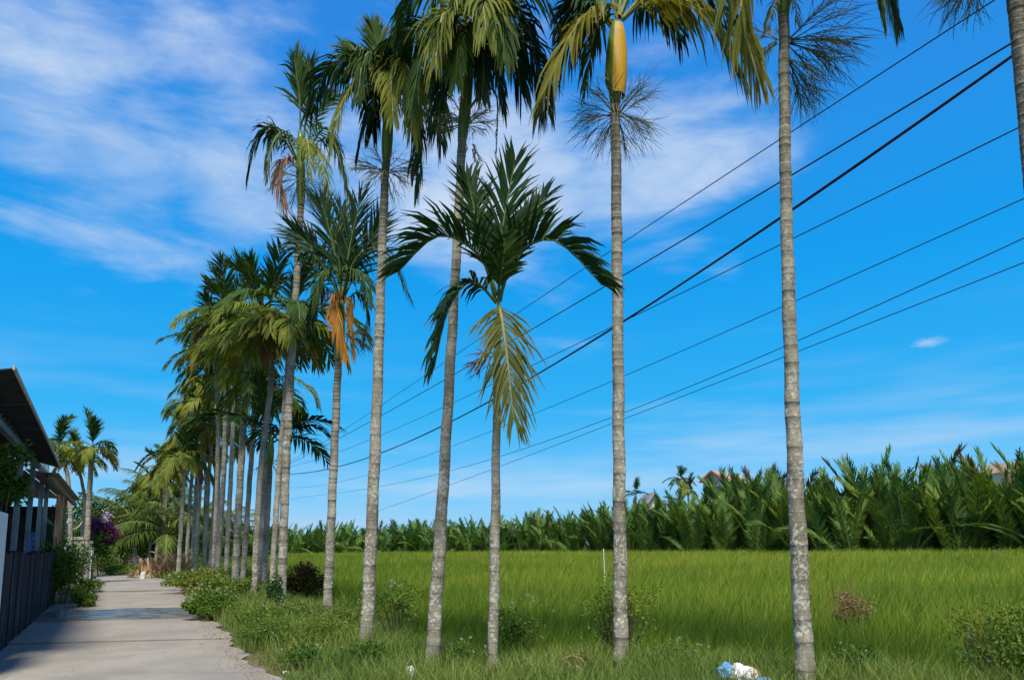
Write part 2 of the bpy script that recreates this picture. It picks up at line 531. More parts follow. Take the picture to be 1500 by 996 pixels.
def terrain(x, y):
    x = np.asarray(x, float); y = np.asarray(y, float)
    sd = row_sd(x, y)
    z = -.42 * sstep(sd, .2, 2.2) + .18 * sstep(sd, 8, 40)
    bump = .035 * wob(x, y, 2.2) + .03 * wob(x, y, .8, 2)
    re = edge_x(R_EDGE, y); le = edge_x(L_EDGE, y)
    onpath = (x < re + .02) & (x > le - .3) & (y < 64) & (y > -6.5)
    z = z + bump * sstep(x - re, .0, .6) + .07 * sstep(x - re, .1, .9) * (sd < 2)
    return np.where(onpath, -.06, z)


def gz(x, y):
    return float(terrain(np.array([x]), np.array([y]))[0])


ys = np.concatenate([[-1500, -300, -60, -20], np.arange(-10, 5, 1.0), np.arange(5, 26, .25), np.arange(26, 60, .8), np.arange(60, 130, 4), [150, 220, 400, 900, 2500]])
xs = np.concatenate([[-2500, -900, -300, -120, -80], np.arange(-60, -16, 1.2), np.arange(-16, 8, .25), np.arange(8, 50, 1.5), [60, 90, 150, 300, 900, 2500]])
gx, gy = np.meshgrid(xs, ys)
gzv = terrain(gx, gy)
nx, ny = len(xs), len(ys)
ii = (np.arange(ny - 1)[:, None] * nx + np.arange(nx - 1)[None, :]).ravel()
me = np_mesh('ground', np.stack([gx, gy, gzv], -1).reshape(-1, 3), quads=np.stack([ii, ii + 1, ii + nx + 1, ii + nx], -1), mat='soil')
me.polygons.foreach_set('use_smooth', [True] * len(me.polygons))
tag(link('ground', me), kind='structure')

# concrete path, slab by slab
path = bpy.data.objects.new('path', None); COL.objects.link(path); path['kind'] = 'structure'
jy = [-6, -2.5, 1.0, 4.5, 8.0, ground(200, 940).y, ground(200, 908).y, ground(200, 891).y, ground(200, 866).y, ground(200, 851).y, ground(200, 842).y, 44, 52, 60]
for a, b in zip(jy[:-1], jy[1:]):
    mb = MB()
    rows = max(4, int((b - a) / .22)); cols = 7
    g = .010 if a < 20 else .03
    idx = []
    tilt = random.uniform(-.006, .006); lift = random.uniform(-.004, .006)
    for i in range(rows + 1):
        y = a + g + (b - a - 2 * g) * i / rows
        x0, x1 = float(edge_x(L_EDGE, y)), float(edge_x(R_EDGE, y))
        x1 += .07 * math.sin(y * 3.1) + .05 * math.sin(y * 9.7 + 1) + .03 * math.sin(y * 23)
        line = []
        for j in range(cols + 1):
            # joints run across the path, square to its run
            x = x0 + (x1 - x0) * j / cols
            yy = y + (x - (x0 + x1) / 2) * .10
            line.append(len(mb.v))
            mb.v.append((x, yy, .03 + lift + tilt * (y - a)))
        idx.append(line)
    top = len(mb.v)
    for i in range(rows):
        for j in range(cols):
            mb.f.append((idx[i][j], idx[i][j + 1], idx[i + 1][j + 1], idx[i + 1][j])); mb.m.append(0)
    rim = [idx[0][j] for j in range(cols + 1)] + [idx[i][cols] for i in range(1, rows + 1)] + [idx[rows][j] for j in range(cols - 1, -1, -1)] + [idx[i][0] for i in range(rows - 1, 0, -1)]
    low = []
    for k in rim:
        low.append(len(mb.v)); q = mb.v[k]; mb.v.append((q[0], q[1], -.10))
    for k in range(len(rim)):
        n = (k + 1) % len(rim)
        mb.f.append((rim[n], rim[k], low[k], low[n])); mb.m.append(0)
    mb.build('concrete_slab', 'concrete_path', path)
# wet strip lying across the path
mb = MB()
N = 26
for k in range(N):
    pass
ya, yb = ground(200, 908).y + .05, ground(200, 893).y
pts_a, pts_b = [], []
for k in range(N + 1):
    f = k / N
    y0 = ya + .04 * math.sin(f * 17); y1 = yb - .30 * (1 - f) ** 2 + .10 * math.sin(f * 11 + 1) - .5 * max(0, .12 - f) / .12
    x0 = float(edge_x(L_EDGE, ya)) * (1 - f) + float(edge_x(R_EDGE, ya)) * f
    off = (yb - ya) * -.55 * (y1 - y0) / (yb - ya)
    pts_a.append((x0 + .05, y0 + (f - .5) * .35, .040)); pts_b.append((x0 + .05 + off, max(y1, y0 + .05) + (f - .5) * .35, .040))
for k in range(N):
    mb.quad(pts_a[k], pts_a[k + 1], pts_b[k + 1], pts_b[k])
tag(mb.build('puddle', 'wet_concrete'), kind='structure')

# dead leaf bits and grit gathered along the path edges
n = 2600
Y_ = (math.sqrt(7) + rng.random(n) * (math.sqrt(40) - math.sqrt(7))) ** 2
side = rng.random(n) < .8
off = np.abs(rng.standard_normal(n)) * .22
X_ = np.where(side, edge_x(R_EDGE, Y_) - off + .05, edge_x(L_EDGE, Y_) + off)
X_ = np.where(rng.random(n) < .12, edge_x(L_EDGE, Y_) + rng.random(n) * (edge_x(R_EDGE, Y_) - edge_x(L_EDGE, Y_)), X_)
a_ = rng.uniform(0, 6.28, n); l_ = rng.uniform(.006, .019, n) * (1 + Y_ / 40); w_ = l_ * rng.uniform(.25, .7, n)
ca_, sa_ = np.cos(a_), np.sin(a_)
Vl = np.zeros((n, 4, 3))
for k, (fl, fw) in enumerate(((-1, 0), (0, -1), (1, 0), (0, 1))):
    Vl[:, k, 0] = X_ + ca_ * l_ * fl - sa_ * w_ * fw
    Vl[:, k, 1] = Y_ + sa_ * l_ * fl + ca_ * w_ * fw
    Vl[:, k, 2] = .046 + rng.uniform(0, .010, n)
ll_ = link('leaf_litter', np_mesh('leaf_litter', Vl.reshape(-1, 3), quads=np.arange(n)[:, None] * 4 + np.array([[0, 1, 2, 3]]), mat='dry_stalk'))
tag(ll_, 'scattered brown leaf bits along the edges of the path', 'leaves', kind='stuff')

# ------------------------------------------------------------------ grass (stuff)


def blades(name, P, h, wd_, lean, tint, mat, face=None):
    """P (N,3) roots; h, wd_ (N); lean (N,2) tip offset"""
    n = len(P)
    az = rng.uniform(0, math.pi, n) if face is None else face
    sx, sy = np.cos(az) * wd_ * .5, np.sin(az) * wd_ * .5
    V = np.zeros((n, 5, 3), np.float32)
    for k, (fh, fl, fw) in enumerate(((0, 0, 1), (0, 0, 1), (.58, .33, .8), (.58, .33, .8), (1, 1, 0))):
        sgn = -1 if k in (0, 2) else 1
        V[:, k, 0] = P[:, 0] + lean[:, 0] * fl + sgn * sx * fw
        V[:, k, 1] = P[:, 1] + lean[:, 1] * fl + sgn * sy * fw
        V[:, k, 2] = P[:, 2] + h * fh
    b = np.arange(n)[:, None] * 5
    me = np_mesh(name, V.reshape(-1, 3), quads=b + np.array([[0, 1, 3, 2]]), tris=b + np.array([[2, 3, 4]]), mat=mat, attr=np.repeat(tint, 5))
    return link(name, me)


NIPA_PX = ((1800, 44), (1620, 48), (1500, 52), (1200, 58), (1000, 66), (900, 74), (740, 86), (600, 98), (430, 108), (330, 118))
NIPA_XY = np.array([((q[0] - 750) / F * q[1], q[1]) for q in NIPA_PX])


def nipa_y(x):
    return np.interp(x, NIPA_XY[::-1, 0], NIPA_XY[::-1, 1])


n = 460000
u_ = rng.random(n)
dist = (math.sqrt(6) + u_ * (math.sqrt(112) - math.sqrt(6))) ** 2
ang = rng.uniform(R(-32), R(44), n)
X, Y = dist * np.sin(ang), dist * np.cos(ang)
sd = row_sd(X, Y)
keep = (sd > 1.1 + .4 * wob(X, Y, 1.3)) & (Y < nipa_y(X) - .2)
X, Y, sd, dist = X[keep], Y[keep], sd[keep], dist[keep]
# thin, clumpy low spots
pz = wob(X, Y, .33) * .4 + wob(X, Y, 1.1, 3) * .35 + wob(X, Y, .13, 5) * .4 + wob(X, Y, 2.9, 6) * .25
P = np.stack([X, Y, terrain(X, Y) - .02], -1)
hh = (.60 + .20 * sstep(sd, 1, 14) + .10 * pz + .15 * rng.standard_normal(len(X)).clip(-2, 2)) * sstep(sd, .4, 2.4).clip(.45, 1)
hh = np.where(dist > 25, hh + .08 * sstep(dist, 25, 60), hh)
ww = .0105 * (np.maximum(dist, 9) / 10) ** .72 * rng.uniform(.7, 1.35, len(X))
ln = np.stack([hh * (.14 + .14 * wob(X, Y, .5, 1) + .26 * rng.standard_normal(len(X))), hh * .26 * rng.standard_normal(len(X))], -1)
tint = np.clip(.21 + .55 * pz + .42 * sstep(sd, 3, 24) - .12 * sstep(-X, 2, 14) + .17 * rng.standard_normal(len(X)), 0, 1)
tag(blades('field_grass', P, hh, ww, ln, tint, 'field_grass'), 'tall green grass filling the wide field beyond the palms', 'grass', kind='stuff')

n = 330000
dist = (math.sqrt(5) + rng.random(n) * (math.sqrt(62) - math.sqrt(5))) ** 2
ang = rng.uniform(R(-40), R(42), n)
X, Y = dist * np.sin(ang), dist * np.cos(ang)
sd = row_sd(X, Y); re = edge_x(R_EDGE, Y)
ed = (X - re)
keep = (sd < 2.1) & (ed > .03 + .10 * (wob(X, Y, 3) + 1) + .12 * (wob(X, Y, 1.1, 4) > .45))
X, Y, sd, ed, dist = X[keep], Y[keep], sd[keep], ed[keep], dist[keep]
pz = wob(X, Y, 1.1, 2) * .5 + wob(X, Y, 2.7, 7) * .35
keep = rng.random(len(X)) < (.92 + .5 * pz)
X, Y, sd, ed, dist, pz = X[keep], Y[keep], sd[keep], ed[keep], dist[keep], pz[keep]
P = np.stack([X, Y, terrain(X, Y) - .015], -1)
hh = (.10 + .13 * sstep(ed, .1, 1.2) + .24 * sstep(-sd, .15, .9) * sstep(dist, 8.5, 11) * (.6 + .4 * wob(X, Y, 1.6, 3)) + .12 * pz + .06 * rng.standard_normal(len(X))).clip(.05, .7)
ww = .0085 * (np.maximum(dist, 8) / 9) ** .9 * rng.uniform(.6, 1.5, len(X))
a_ = rng.uniform(0, 2 * math.pi, len(X))
ln = np.stack([np.cos(a_), np.sin(a_)], -1) * (hh * rng.uniform(.15, .95, len(X)))[:, None]
tint = np.clip(.38 + .45 * wob(X, Y, .8, 9) * .6 + .2 * rng.standard_normal(len(X)), 0, 1)
tag(blades('verge_grass', P, hh, ww, ln, tint, 'verge_grass'), 'rough tufted grass on the verge under the palms', 'grass', kind='stuff')

# ------------------------------------------------------------------ palms


def frond_geo(az=0.0, e0=60, e1=-40, L=1.8, ll=.62, wl=.05, droop=.6, n=34, petiole=.14, twist=0.0, vee=.25, p=1.0, ragged=.12, open_=1.0, segs=3, rr=random, bend_az=0.0, path=None, fan=False):
    """rachis points and leaflet strips of one pinnate frond starting at the origin"""
    NR = 12
    pts, dirs = [Vector((0, 0, 0))], []
    for k in range(NR):
        s = (k + .5) / NR
        e = R(e0 + (e1 - e0) * s ** p)
        a = az + bend_az * s * s
        d = Vector((math.cos(a) * math.cos(e), math.sin(a) * math.cos(e), math.sin(e)))
        dirs.append(d); pts.append(pts[-1] + d * (L / NR))
    if path is not None:
        q_ = [Vector(p) for p in path]
        pts = []
        m_ = len(q_) - 1
        for k in range(NR + 1):
            u = m_ * k / NR; i = min(int(u), m_ - 1); f = u - i
            p0, p1, p2, p3 = q_[max(i - 1, 0)], q_[i], q_[i + 1], q_[min(i + 2, m_)]
            t1, t2 = (p2 - p0) * .5, (p3 - p1) * .5
            f2, f3 = f * f, f ** 3
            pts.append(p1 * (2 * f3 - 3 * f2 + 1) + t1 * (f3 - 2 * f2 + f) + p2 * (-2 * f3 + 3 * f2) + t2 * (f3 - f2))
        dirs = [(b - a).normalized() for a, b in zip(pts[:-1], pts[1:])]
        L = sum((b - a).length for a, b in zip(pts[:-1], pts[1:]))
        hv = pts[NR * 2 // 3] - pts[0]
        az = math.atan2(hv.y, hv.x) if not fan else math.pi / 2 + (az if abs(az) < .7 else 0)
        e0 = 60
    rach = MB()
    rach.tube(pts, [.020 * L / 1.8 * (1 - .85 * k / NR) + .003 for k in range(NR + 1)], 5)
    lf = MB()
    side0 = Vector((-math.sin(az), math.cos(az), 0))
    for k in range(n):
        s = petiole + (1 - petiole) * (k + .5) / n
        q = s * NR; i = min(int(q), NR - 1)
        base = pts[i].lerp(pts[i + 1], q - i)
        d = dirs[i]
        side = side0 - d * side0.dot(d); side.normalize()
        upv = d.cross(side) * -1
        if upv.z < 0 and e0 > -20 and abs(d.z) < .999:
            upv = -upv
        tw = twist
        sideR = side * math.cos(tw) + upv * math.sin(tw)
        upR = upv * math.cos(tw) - side * math.sin(tw)
        shape = .50 + .50 * math.sin(math.pi * min(1, .12 + s * .80))
        if s > .9:
            shape *= 1 - 2.2 * (s - .9)
        for sg in (-1, 1):
            if rr.random() < ragged * .5:
                continue
            a = R((68 - 46 * s) * open_ + rr.uniform(-10, 10))
            l = ll * shape * rr.uniform(.72, 1.12)
            v = (d * math.cos(a) + sideR * (sg * math.sin(a)) + upR * (vee * rr.uniform(.6, 1.4))).normalized()
            wdir = (d - v * d.dot(v))
            wdir = (wdir.normalized() + upR * rr.uniform(-.5, .5) + sideR * rr.uniform(-.15, .15)).normalized()
            pp = base.copy()
            wid = wl * rr.uniform(.7, 1.2) * (.75 + .25 * math.sin(math.pi * s))
            prof = (.45, 1.0, .72, .12) if segs == 3 else (.55, 1.0, .15)
            prev = None
            dl = droop * rr.uniform(.5, 1.45)
            i0 = len(lf.v)
            for g in range(segs + 1):
                wv = wdir * (wid * .5 * prof[g])
                lf.v += [tuple(pp - wv), tuple(pp + wv)]
                lf.tip += [g / segs, g / segs]
                if g:
                    b = i0 + 2 * (g - 1)
                    lf.f.append((b, b + 1, b + 3, b + 2)); lf.m.append(0)
                v = (v + Vector((rr.uniform(-.06, .06), rr.uniform(-.06, .06), -dl * (.40 + .65 * g)))).normalized()
                pp = pp + v * (l / segs)
                wdir = (wdir - v * wdir.dot(v)).normalized()
    return rach, lf, pts


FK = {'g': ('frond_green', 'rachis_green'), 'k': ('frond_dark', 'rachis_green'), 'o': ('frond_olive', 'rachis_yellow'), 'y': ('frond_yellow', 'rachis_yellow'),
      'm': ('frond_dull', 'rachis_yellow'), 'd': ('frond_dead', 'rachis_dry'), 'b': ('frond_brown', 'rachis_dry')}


def make_trunk(root, pts, r, ring=.085, n=12, mat='areca_trunk', seed=0):
    """pts, r: centre line and radii, world minus root location; rings are real steps in the stem"""
    rr = random.Random(seed)
    pts = [Vector(p) for p in pts]
    cum = [0]
    for a, b in zip(pts[:-1], pts[1:]):
        cum.append(cum[-1] + (b - a).length)
    tot = cum[-1]
    def sample(t):
        d = t * tot
        # smooth (Catmull-Rom) walk along the centre line
        i = max(0, min(len(pts) - 2, int(np.searchsorted(cum, d) - 1)))
        f = (d - cum[i]) / max(1e-6, cum[i + 1] - cum[i])
        p0, p1, p2, p3 = pts[max(i - 1, 0)], pts[i], pts[i + 1], pts[min(i + 2, len(pts) - 1)]
        m1, m2 = (p2 - p0) * .5, (p3 - p1) * .5
        f2, f3 = f * f, f * f * f
        return p1 * (2 * f3 - 3 * f2 + 1) + m1 * (f3 - 2 * f2 + f) + p2 * (-2 * f3 + 3 * f2) + m2 * (f3 - f2)
    rad = lambda t: float(np.interp(t * tot, cum, r))
    P_, Rr, U = [], [], []
    d, k = 0.0, 0
    while d < tot:
        hN = d / tot
        st = ring * rr.uniform(.75, 1.25) * (1.25 - .35 * hN)
        kk = rr.uniform(.975, 1.03)
        amp = (.25 + .75 * hN) * rr.uniform(.3, 1.2)
        for q, mul in ((0.0, 1 + .030 * amp), (.16, 1 + .022 * amp), (.22, 1 - .012 * amp), (.92, 1 - .012 * amp + .02 * rr.random())):
            dd = min(d + st * q, tot)
            t = dd / tot
            flare = 1 + .30 * math.exp(-dd / .16)
            c = sample(t) + Vector((.004 * math.sin(dd * 7 + seed), .004 * math.cos(dd * 6), 0))
            P_.append(c); Rr.append(rad(t) * mul * kk * flare); U.append((t, k + q))
        d += st; k += 1
    mb = MB()
    mb.tube(P_, Rr, n, uvs=U)
    return mb.build('trunk', mat, root, smooth=True)


def panicle(root, at_, rad, nb=11, seed=0, az0=0, az1=360, el=(-25, 60), mat='flower_panicle', sub=8, thick=.0045):
    rr = random.Random(seed)
    mb = MB()
    for b in range(nb):
        a = R(az0 + (az1 - az0) * (b + rr.random()) / nb); e = R(rr.uniform(*el))
        d = Vector((math.cos(a) * math.cos(e), math.sin(a) * math.cos(e), math.sin(e)))
        p0 = Vector(at_) + Vector((math.cos(a), math.sin(a), 0)) * .06
        p1 = p0 + d * rad * .38 + Vector((0, 0, -.01))
        p2 = p1 + (d + Vector((0, 0, -.25))).normalized() * rad * .35
        mb.tube([p0, p1, p2], [thick * 2.0, thick * 1.5, thick], 4)
        for k in range(sub):
            f = .25 + .75 * k / sub
            q = p0.lerp(p1, f * 2) if f < .5 else p1.lerp(p2, f * 2 - 1)
            v = (d + Vector((rr.uniform(-.7, .7), rr.uniform(-.7, .7), rr.uniform(-.75, .35)))).normalized()
            l = rad * rr.uniform(.3, .6)
            q1 = q + v * l * .5
            v = (v + Vector((rr.uniform(-.2, .2), rr.uniform(-.2, .2), -.35))).normalized()
            mb.tube([q, q1, q1 + v * l * .5], [thick * .9, thick * .9, thick * .4], 3, cap=False)
            if k % 2:
                q2 = q.lerp(q1, .6); v2 = (v + Vector((rr.uniform(-.8, .8), rr.uniform(-.8, .8), -.1))).normalized()
                mb.tube([q2, q2 + v2 * l * .45], [thick * .8, thick * .4], 3, cap=False)
    return tag(mb.build('flower_cluster', mat, root), kind=None)


def near_palm(label, px, Y, rpx, shaft, fronds, ring=.085, seed=0, mat='areca_trunk', shaft_r=1.45, pan=None, group='areca palms lining the path', spear=True, sunk=.15, name='areca_palm', extra=0, arcs=()):
    base = at(px[0][0], px[0][1], Y)
    base.z = gz(base.x, base.y) - .02
    root = empty(name, base, label, 'palm tree', group)
    if extra:
        rx = random.Random(seed + 77)
        fronds = list(fronds) + [(rx.choice((190, 215, 240, 265, 290, 315, 340, 355)) + rx.uniform(-12, 12), rx.uniform(48, 66), rx.uniform(-89, -80), rx.uniform(1.35, 1.75), rx.uniform(.8, 1.1), rx.choice('oogog'), dict(p=rx.uniform(.38, .5))) for _ in range(extra)]
    C_ = [at(a, b, Y) - base for a, b in px]
    if C_[0].z > -.05:
        C_.insert(0, Vector((C_[0].x * 1.0, C_[0].y, -sunk)))
        rpx = [rpx[0]] + list(rpx)
    else:
        C_[0].z = min(C_[0].z, -sunk)
    rad = [q * Y / F for q in rpx]
    make_trunk(root, C_, rad, ring, 14 if Y < 12 else 9, mat, seed)
    top = C_[-1]
    rr = random.Random(seed + 50)
    if shaft:
        s1 = at(shaft[0], shaft[1], Y) - base
        N = 9
        pts = [top.lerp(s1, k / N) for k in range(N + 1)]
        prof = (1.12, 1.35, shaft_r, shaft_r * 1.03, shaft_r, shaft_r * .95, shaft_r * .88, shaft_r * .78, shaft_r * .66, .75)
        mb = MB(); mb.tube([top - (s1 - top) * .03] + pts, [rad[-1] * 1.0] + [rad[-1] * q for q in prof], 14)
        mb.build('crownshaft', 'crownshaft_green', root, smooth=True)
        crown = s1
    else:
        crown = top
    for k, fr in enumerate(arcs):
        ap, kind, dyt = fr[:3]
        kw = dict(fr[3]) if len(fr) > 3 else {}
        c0 = at(ap[0][0], ap[0][1], Y) - base
        P3 = []
        for j, (ax, ay) in enumerate(ap):
            f = j / (len(ap) - 1)
            P3.append(at(ax, ay, Y + dyt * f * (2 - f)) - base - c0)
        g = dict(path=P3, n=46 if Y < 12 else 34, ll=.74, wl=.044, droop=.75, vee=.15, rr=rr, petiole=.16, ragged=.10)
        if kw.get('fan'):
            g.update(droop=.14, open_=.72, vee=.12, az=rr.uniform(-.5, .5), wl=.05, petiole=.22)
        g.update(kw)
        lab = g.pop('label', None)
        rach, lf, _p = frond_geo(**g)
        lm, rm = FK[kind]
        fo = rach.build('frond', rm, root, c0)
        if lab:
            fo['label'] = lab
        tag(lf.build('leaflets', lm, fo), kind='stuff')
    for k, fr in enumerate(fronds):
        az, e0, e1, L, droop, kind = fr[:6]
        kw = fr[6] if len(fr) > 6 else {}
        g = dict(az=R(az), e0=e0, e1=e1, L=L, droop=droop, n=36 if Y < 12 else 26, ll=.62, wl=.046, rr=rr, bend_az=rr.uniform(-.25, .25), twist=rr.uniform(-.25, .25))
        if e1 <= -48 and kind != 'd':
            g.update(p=.62, L=L * 1.18, n=44, wl=.046, ll=.66)
        g.update(kw)
        dz = g.pop('dz', 0.0); lab = g.pop('label', None)
        rach, lf, _p = frond_geo(**g)
        lm, rm = FK[kind]
        loc = crown + Vector((math.cos(R(az)) * .03, math.sin(R(az)) * .03, -.05 - .015 * k + dz))
        fo = rach.build('frond', rm, root, loc)
        if lab:
            fo['label'] = lab
        tag(lf.build('leaflets', lm, fo), kind='stuff')
    if spear:
        mb = MB(); tip = crown + Vector((rr.uniform(-.1, .1), rr.uniform(-.1, .1), 1.1))
        mb.tube([crown - Vector((0, 0, .08)), crown.lerp(tip, .5), tip], [.02, .016, .003], 5)
        mb.build('spear_leaf', 'rachis_green', root)
    if pan:
        for q in (pan if isinstance(pan, list) else [pan]):
            pp = at(q[0], q[1], Y) - base
            panicle(root, (pp.x, pp.y, pp.z), q[2] * Y / F, seed=seed + q[0], **(q[3] if len(q) > 3 else {}))
    return root


# ---- the eight palms nearest the camera
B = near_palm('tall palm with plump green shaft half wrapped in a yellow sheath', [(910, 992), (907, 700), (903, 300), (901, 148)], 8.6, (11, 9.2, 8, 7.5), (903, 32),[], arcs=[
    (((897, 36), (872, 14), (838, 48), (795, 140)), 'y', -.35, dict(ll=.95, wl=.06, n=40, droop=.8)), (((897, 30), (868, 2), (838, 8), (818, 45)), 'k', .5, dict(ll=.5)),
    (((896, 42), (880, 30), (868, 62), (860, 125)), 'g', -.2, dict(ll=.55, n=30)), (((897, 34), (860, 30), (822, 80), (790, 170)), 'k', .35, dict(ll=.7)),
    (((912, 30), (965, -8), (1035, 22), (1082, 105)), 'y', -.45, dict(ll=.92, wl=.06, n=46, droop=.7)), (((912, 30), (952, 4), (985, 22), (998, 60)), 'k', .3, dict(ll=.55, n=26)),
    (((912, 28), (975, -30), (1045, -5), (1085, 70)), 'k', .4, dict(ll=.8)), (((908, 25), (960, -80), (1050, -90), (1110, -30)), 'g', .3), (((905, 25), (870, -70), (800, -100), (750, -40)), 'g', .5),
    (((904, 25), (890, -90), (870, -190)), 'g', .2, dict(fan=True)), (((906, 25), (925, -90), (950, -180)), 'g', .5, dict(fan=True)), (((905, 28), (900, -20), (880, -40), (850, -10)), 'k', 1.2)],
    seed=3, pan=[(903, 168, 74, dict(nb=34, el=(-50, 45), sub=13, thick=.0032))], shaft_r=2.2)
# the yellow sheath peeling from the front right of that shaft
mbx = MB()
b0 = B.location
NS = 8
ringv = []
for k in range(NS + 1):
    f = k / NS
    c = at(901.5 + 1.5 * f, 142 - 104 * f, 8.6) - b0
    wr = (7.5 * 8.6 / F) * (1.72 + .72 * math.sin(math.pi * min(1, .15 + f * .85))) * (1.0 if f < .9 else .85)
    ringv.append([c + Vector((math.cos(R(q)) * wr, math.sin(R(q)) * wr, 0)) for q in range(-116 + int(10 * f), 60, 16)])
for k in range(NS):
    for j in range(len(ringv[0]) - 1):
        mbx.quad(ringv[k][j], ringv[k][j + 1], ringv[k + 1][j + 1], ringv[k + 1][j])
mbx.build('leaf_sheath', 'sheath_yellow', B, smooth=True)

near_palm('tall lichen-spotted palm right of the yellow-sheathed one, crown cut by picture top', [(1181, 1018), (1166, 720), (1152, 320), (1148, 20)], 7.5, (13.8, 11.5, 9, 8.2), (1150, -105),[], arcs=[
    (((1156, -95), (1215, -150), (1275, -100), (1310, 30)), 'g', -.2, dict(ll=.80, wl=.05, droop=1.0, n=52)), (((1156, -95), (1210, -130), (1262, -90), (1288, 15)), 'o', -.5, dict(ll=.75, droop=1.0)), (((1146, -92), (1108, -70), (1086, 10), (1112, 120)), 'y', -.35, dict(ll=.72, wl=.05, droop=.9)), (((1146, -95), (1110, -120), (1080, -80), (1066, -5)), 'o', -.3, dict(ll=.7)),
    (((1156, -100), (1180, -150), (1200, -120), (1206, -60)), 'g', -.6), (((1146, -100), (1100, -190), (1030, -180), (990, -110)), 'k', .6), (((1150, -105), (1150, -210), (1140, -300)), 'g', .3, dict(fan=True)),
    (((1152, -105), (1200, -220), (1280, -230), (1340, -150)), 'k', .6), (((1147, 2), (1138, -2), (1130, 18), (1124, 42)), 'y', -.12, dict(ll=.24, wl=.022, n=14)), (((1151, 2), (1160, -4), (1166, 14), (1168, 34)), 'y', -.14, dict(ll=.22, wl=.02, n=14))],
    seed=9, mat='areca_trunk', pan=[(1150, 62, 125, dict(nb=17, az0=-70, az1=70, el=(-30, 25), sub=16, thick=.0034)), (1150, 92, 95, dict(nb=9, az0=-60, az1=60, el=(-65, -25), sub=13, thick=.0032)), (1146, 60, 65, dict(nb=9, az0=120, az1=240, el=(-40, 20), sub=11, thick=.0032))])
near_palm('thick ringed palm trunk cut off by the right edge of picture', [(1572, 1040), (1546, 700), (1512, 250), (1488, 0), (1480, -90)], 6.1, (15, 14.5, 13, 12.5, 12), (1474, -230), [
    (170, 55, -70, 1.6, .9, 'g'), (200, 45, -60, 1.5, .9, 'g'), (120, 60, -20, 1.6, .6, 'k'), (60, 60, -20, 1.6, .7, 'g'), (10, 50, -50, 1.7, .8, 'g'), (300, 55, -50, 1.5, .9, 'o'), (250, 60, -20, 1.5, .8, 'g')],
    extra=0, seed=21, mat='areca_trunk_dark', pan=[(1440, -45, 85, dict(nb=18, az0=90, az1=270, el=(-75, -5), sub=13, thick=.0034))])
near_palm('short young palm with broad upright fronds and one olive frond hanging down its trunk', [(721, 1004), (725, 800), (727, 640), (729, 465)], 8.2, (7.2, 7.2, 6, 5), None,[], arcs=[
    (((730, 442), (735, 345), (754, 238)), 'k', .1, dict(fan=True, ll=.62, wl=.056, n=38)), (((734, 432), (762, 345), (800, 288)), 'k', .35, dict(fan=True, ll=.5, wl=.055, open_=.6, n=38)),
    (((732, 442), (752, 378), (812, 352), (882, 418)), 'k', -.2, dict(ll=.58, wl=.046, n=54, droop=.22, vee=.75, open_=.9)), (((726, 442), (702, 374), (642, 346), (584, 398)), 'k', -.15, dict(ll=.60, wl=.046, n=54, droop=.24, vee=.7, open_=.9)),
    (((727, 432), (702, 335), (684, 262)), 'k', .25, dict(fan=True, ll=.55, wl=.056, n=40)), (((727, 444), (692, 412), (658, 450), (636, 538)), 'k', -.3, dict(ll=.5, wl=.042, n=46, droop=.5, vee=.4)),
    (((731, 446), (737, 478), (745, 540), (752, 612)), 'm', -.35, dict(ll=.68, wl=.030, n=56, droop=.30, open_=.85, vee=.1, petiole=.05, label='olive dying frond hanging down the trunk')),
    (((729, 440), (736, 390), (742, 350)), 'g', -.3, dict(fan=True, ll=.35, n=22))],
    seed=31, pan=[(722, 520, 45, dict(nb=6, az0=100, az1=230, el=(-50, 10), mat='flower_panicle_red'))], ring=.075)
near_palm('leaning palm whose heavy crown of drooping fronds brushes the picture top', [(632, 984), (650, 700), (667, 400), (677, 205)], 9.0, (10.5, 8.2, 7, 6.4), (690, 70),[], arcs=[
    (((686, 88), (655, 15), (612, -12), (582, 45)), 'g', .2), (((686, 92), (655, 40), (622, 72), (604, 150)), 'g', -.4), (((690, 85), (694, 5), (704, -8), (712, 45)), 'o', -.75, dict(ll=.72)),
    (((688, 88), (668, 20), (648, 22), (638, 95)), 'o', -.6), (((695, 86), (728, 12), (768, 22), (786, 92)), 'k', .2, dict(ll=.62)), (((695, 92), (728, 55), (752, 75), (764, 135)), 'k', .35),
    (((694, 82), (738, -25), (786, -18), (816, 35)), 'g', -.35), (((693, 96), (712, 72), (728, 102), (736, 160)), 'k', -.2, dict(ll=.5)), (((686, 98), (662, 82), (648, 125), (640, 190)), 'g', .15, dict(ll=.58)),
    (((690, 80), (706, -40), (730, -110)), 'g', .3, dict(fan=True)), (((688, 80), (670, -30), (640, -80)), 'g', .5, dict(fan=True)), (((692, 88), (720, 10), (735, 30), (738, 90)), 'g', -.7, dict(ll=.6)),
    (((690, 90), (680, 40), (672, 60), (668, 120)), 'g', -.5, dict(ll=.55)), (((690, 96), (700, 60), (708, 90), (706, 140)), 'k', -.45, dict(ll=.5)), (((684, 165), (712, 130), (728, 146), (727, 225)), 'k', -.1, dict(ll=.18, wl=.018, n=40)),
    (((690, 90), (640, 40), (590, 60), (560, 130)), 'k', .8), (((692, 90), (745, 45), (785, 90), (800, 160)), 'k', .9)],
    seed=41, pan=[(680, 182, 48, dict(nb=24, el=(-20, 65), sub=12, mat='flower_panicle', thick=.0034)), (690, 215, 28, dict(nb=5, el=(-70, -20)))])
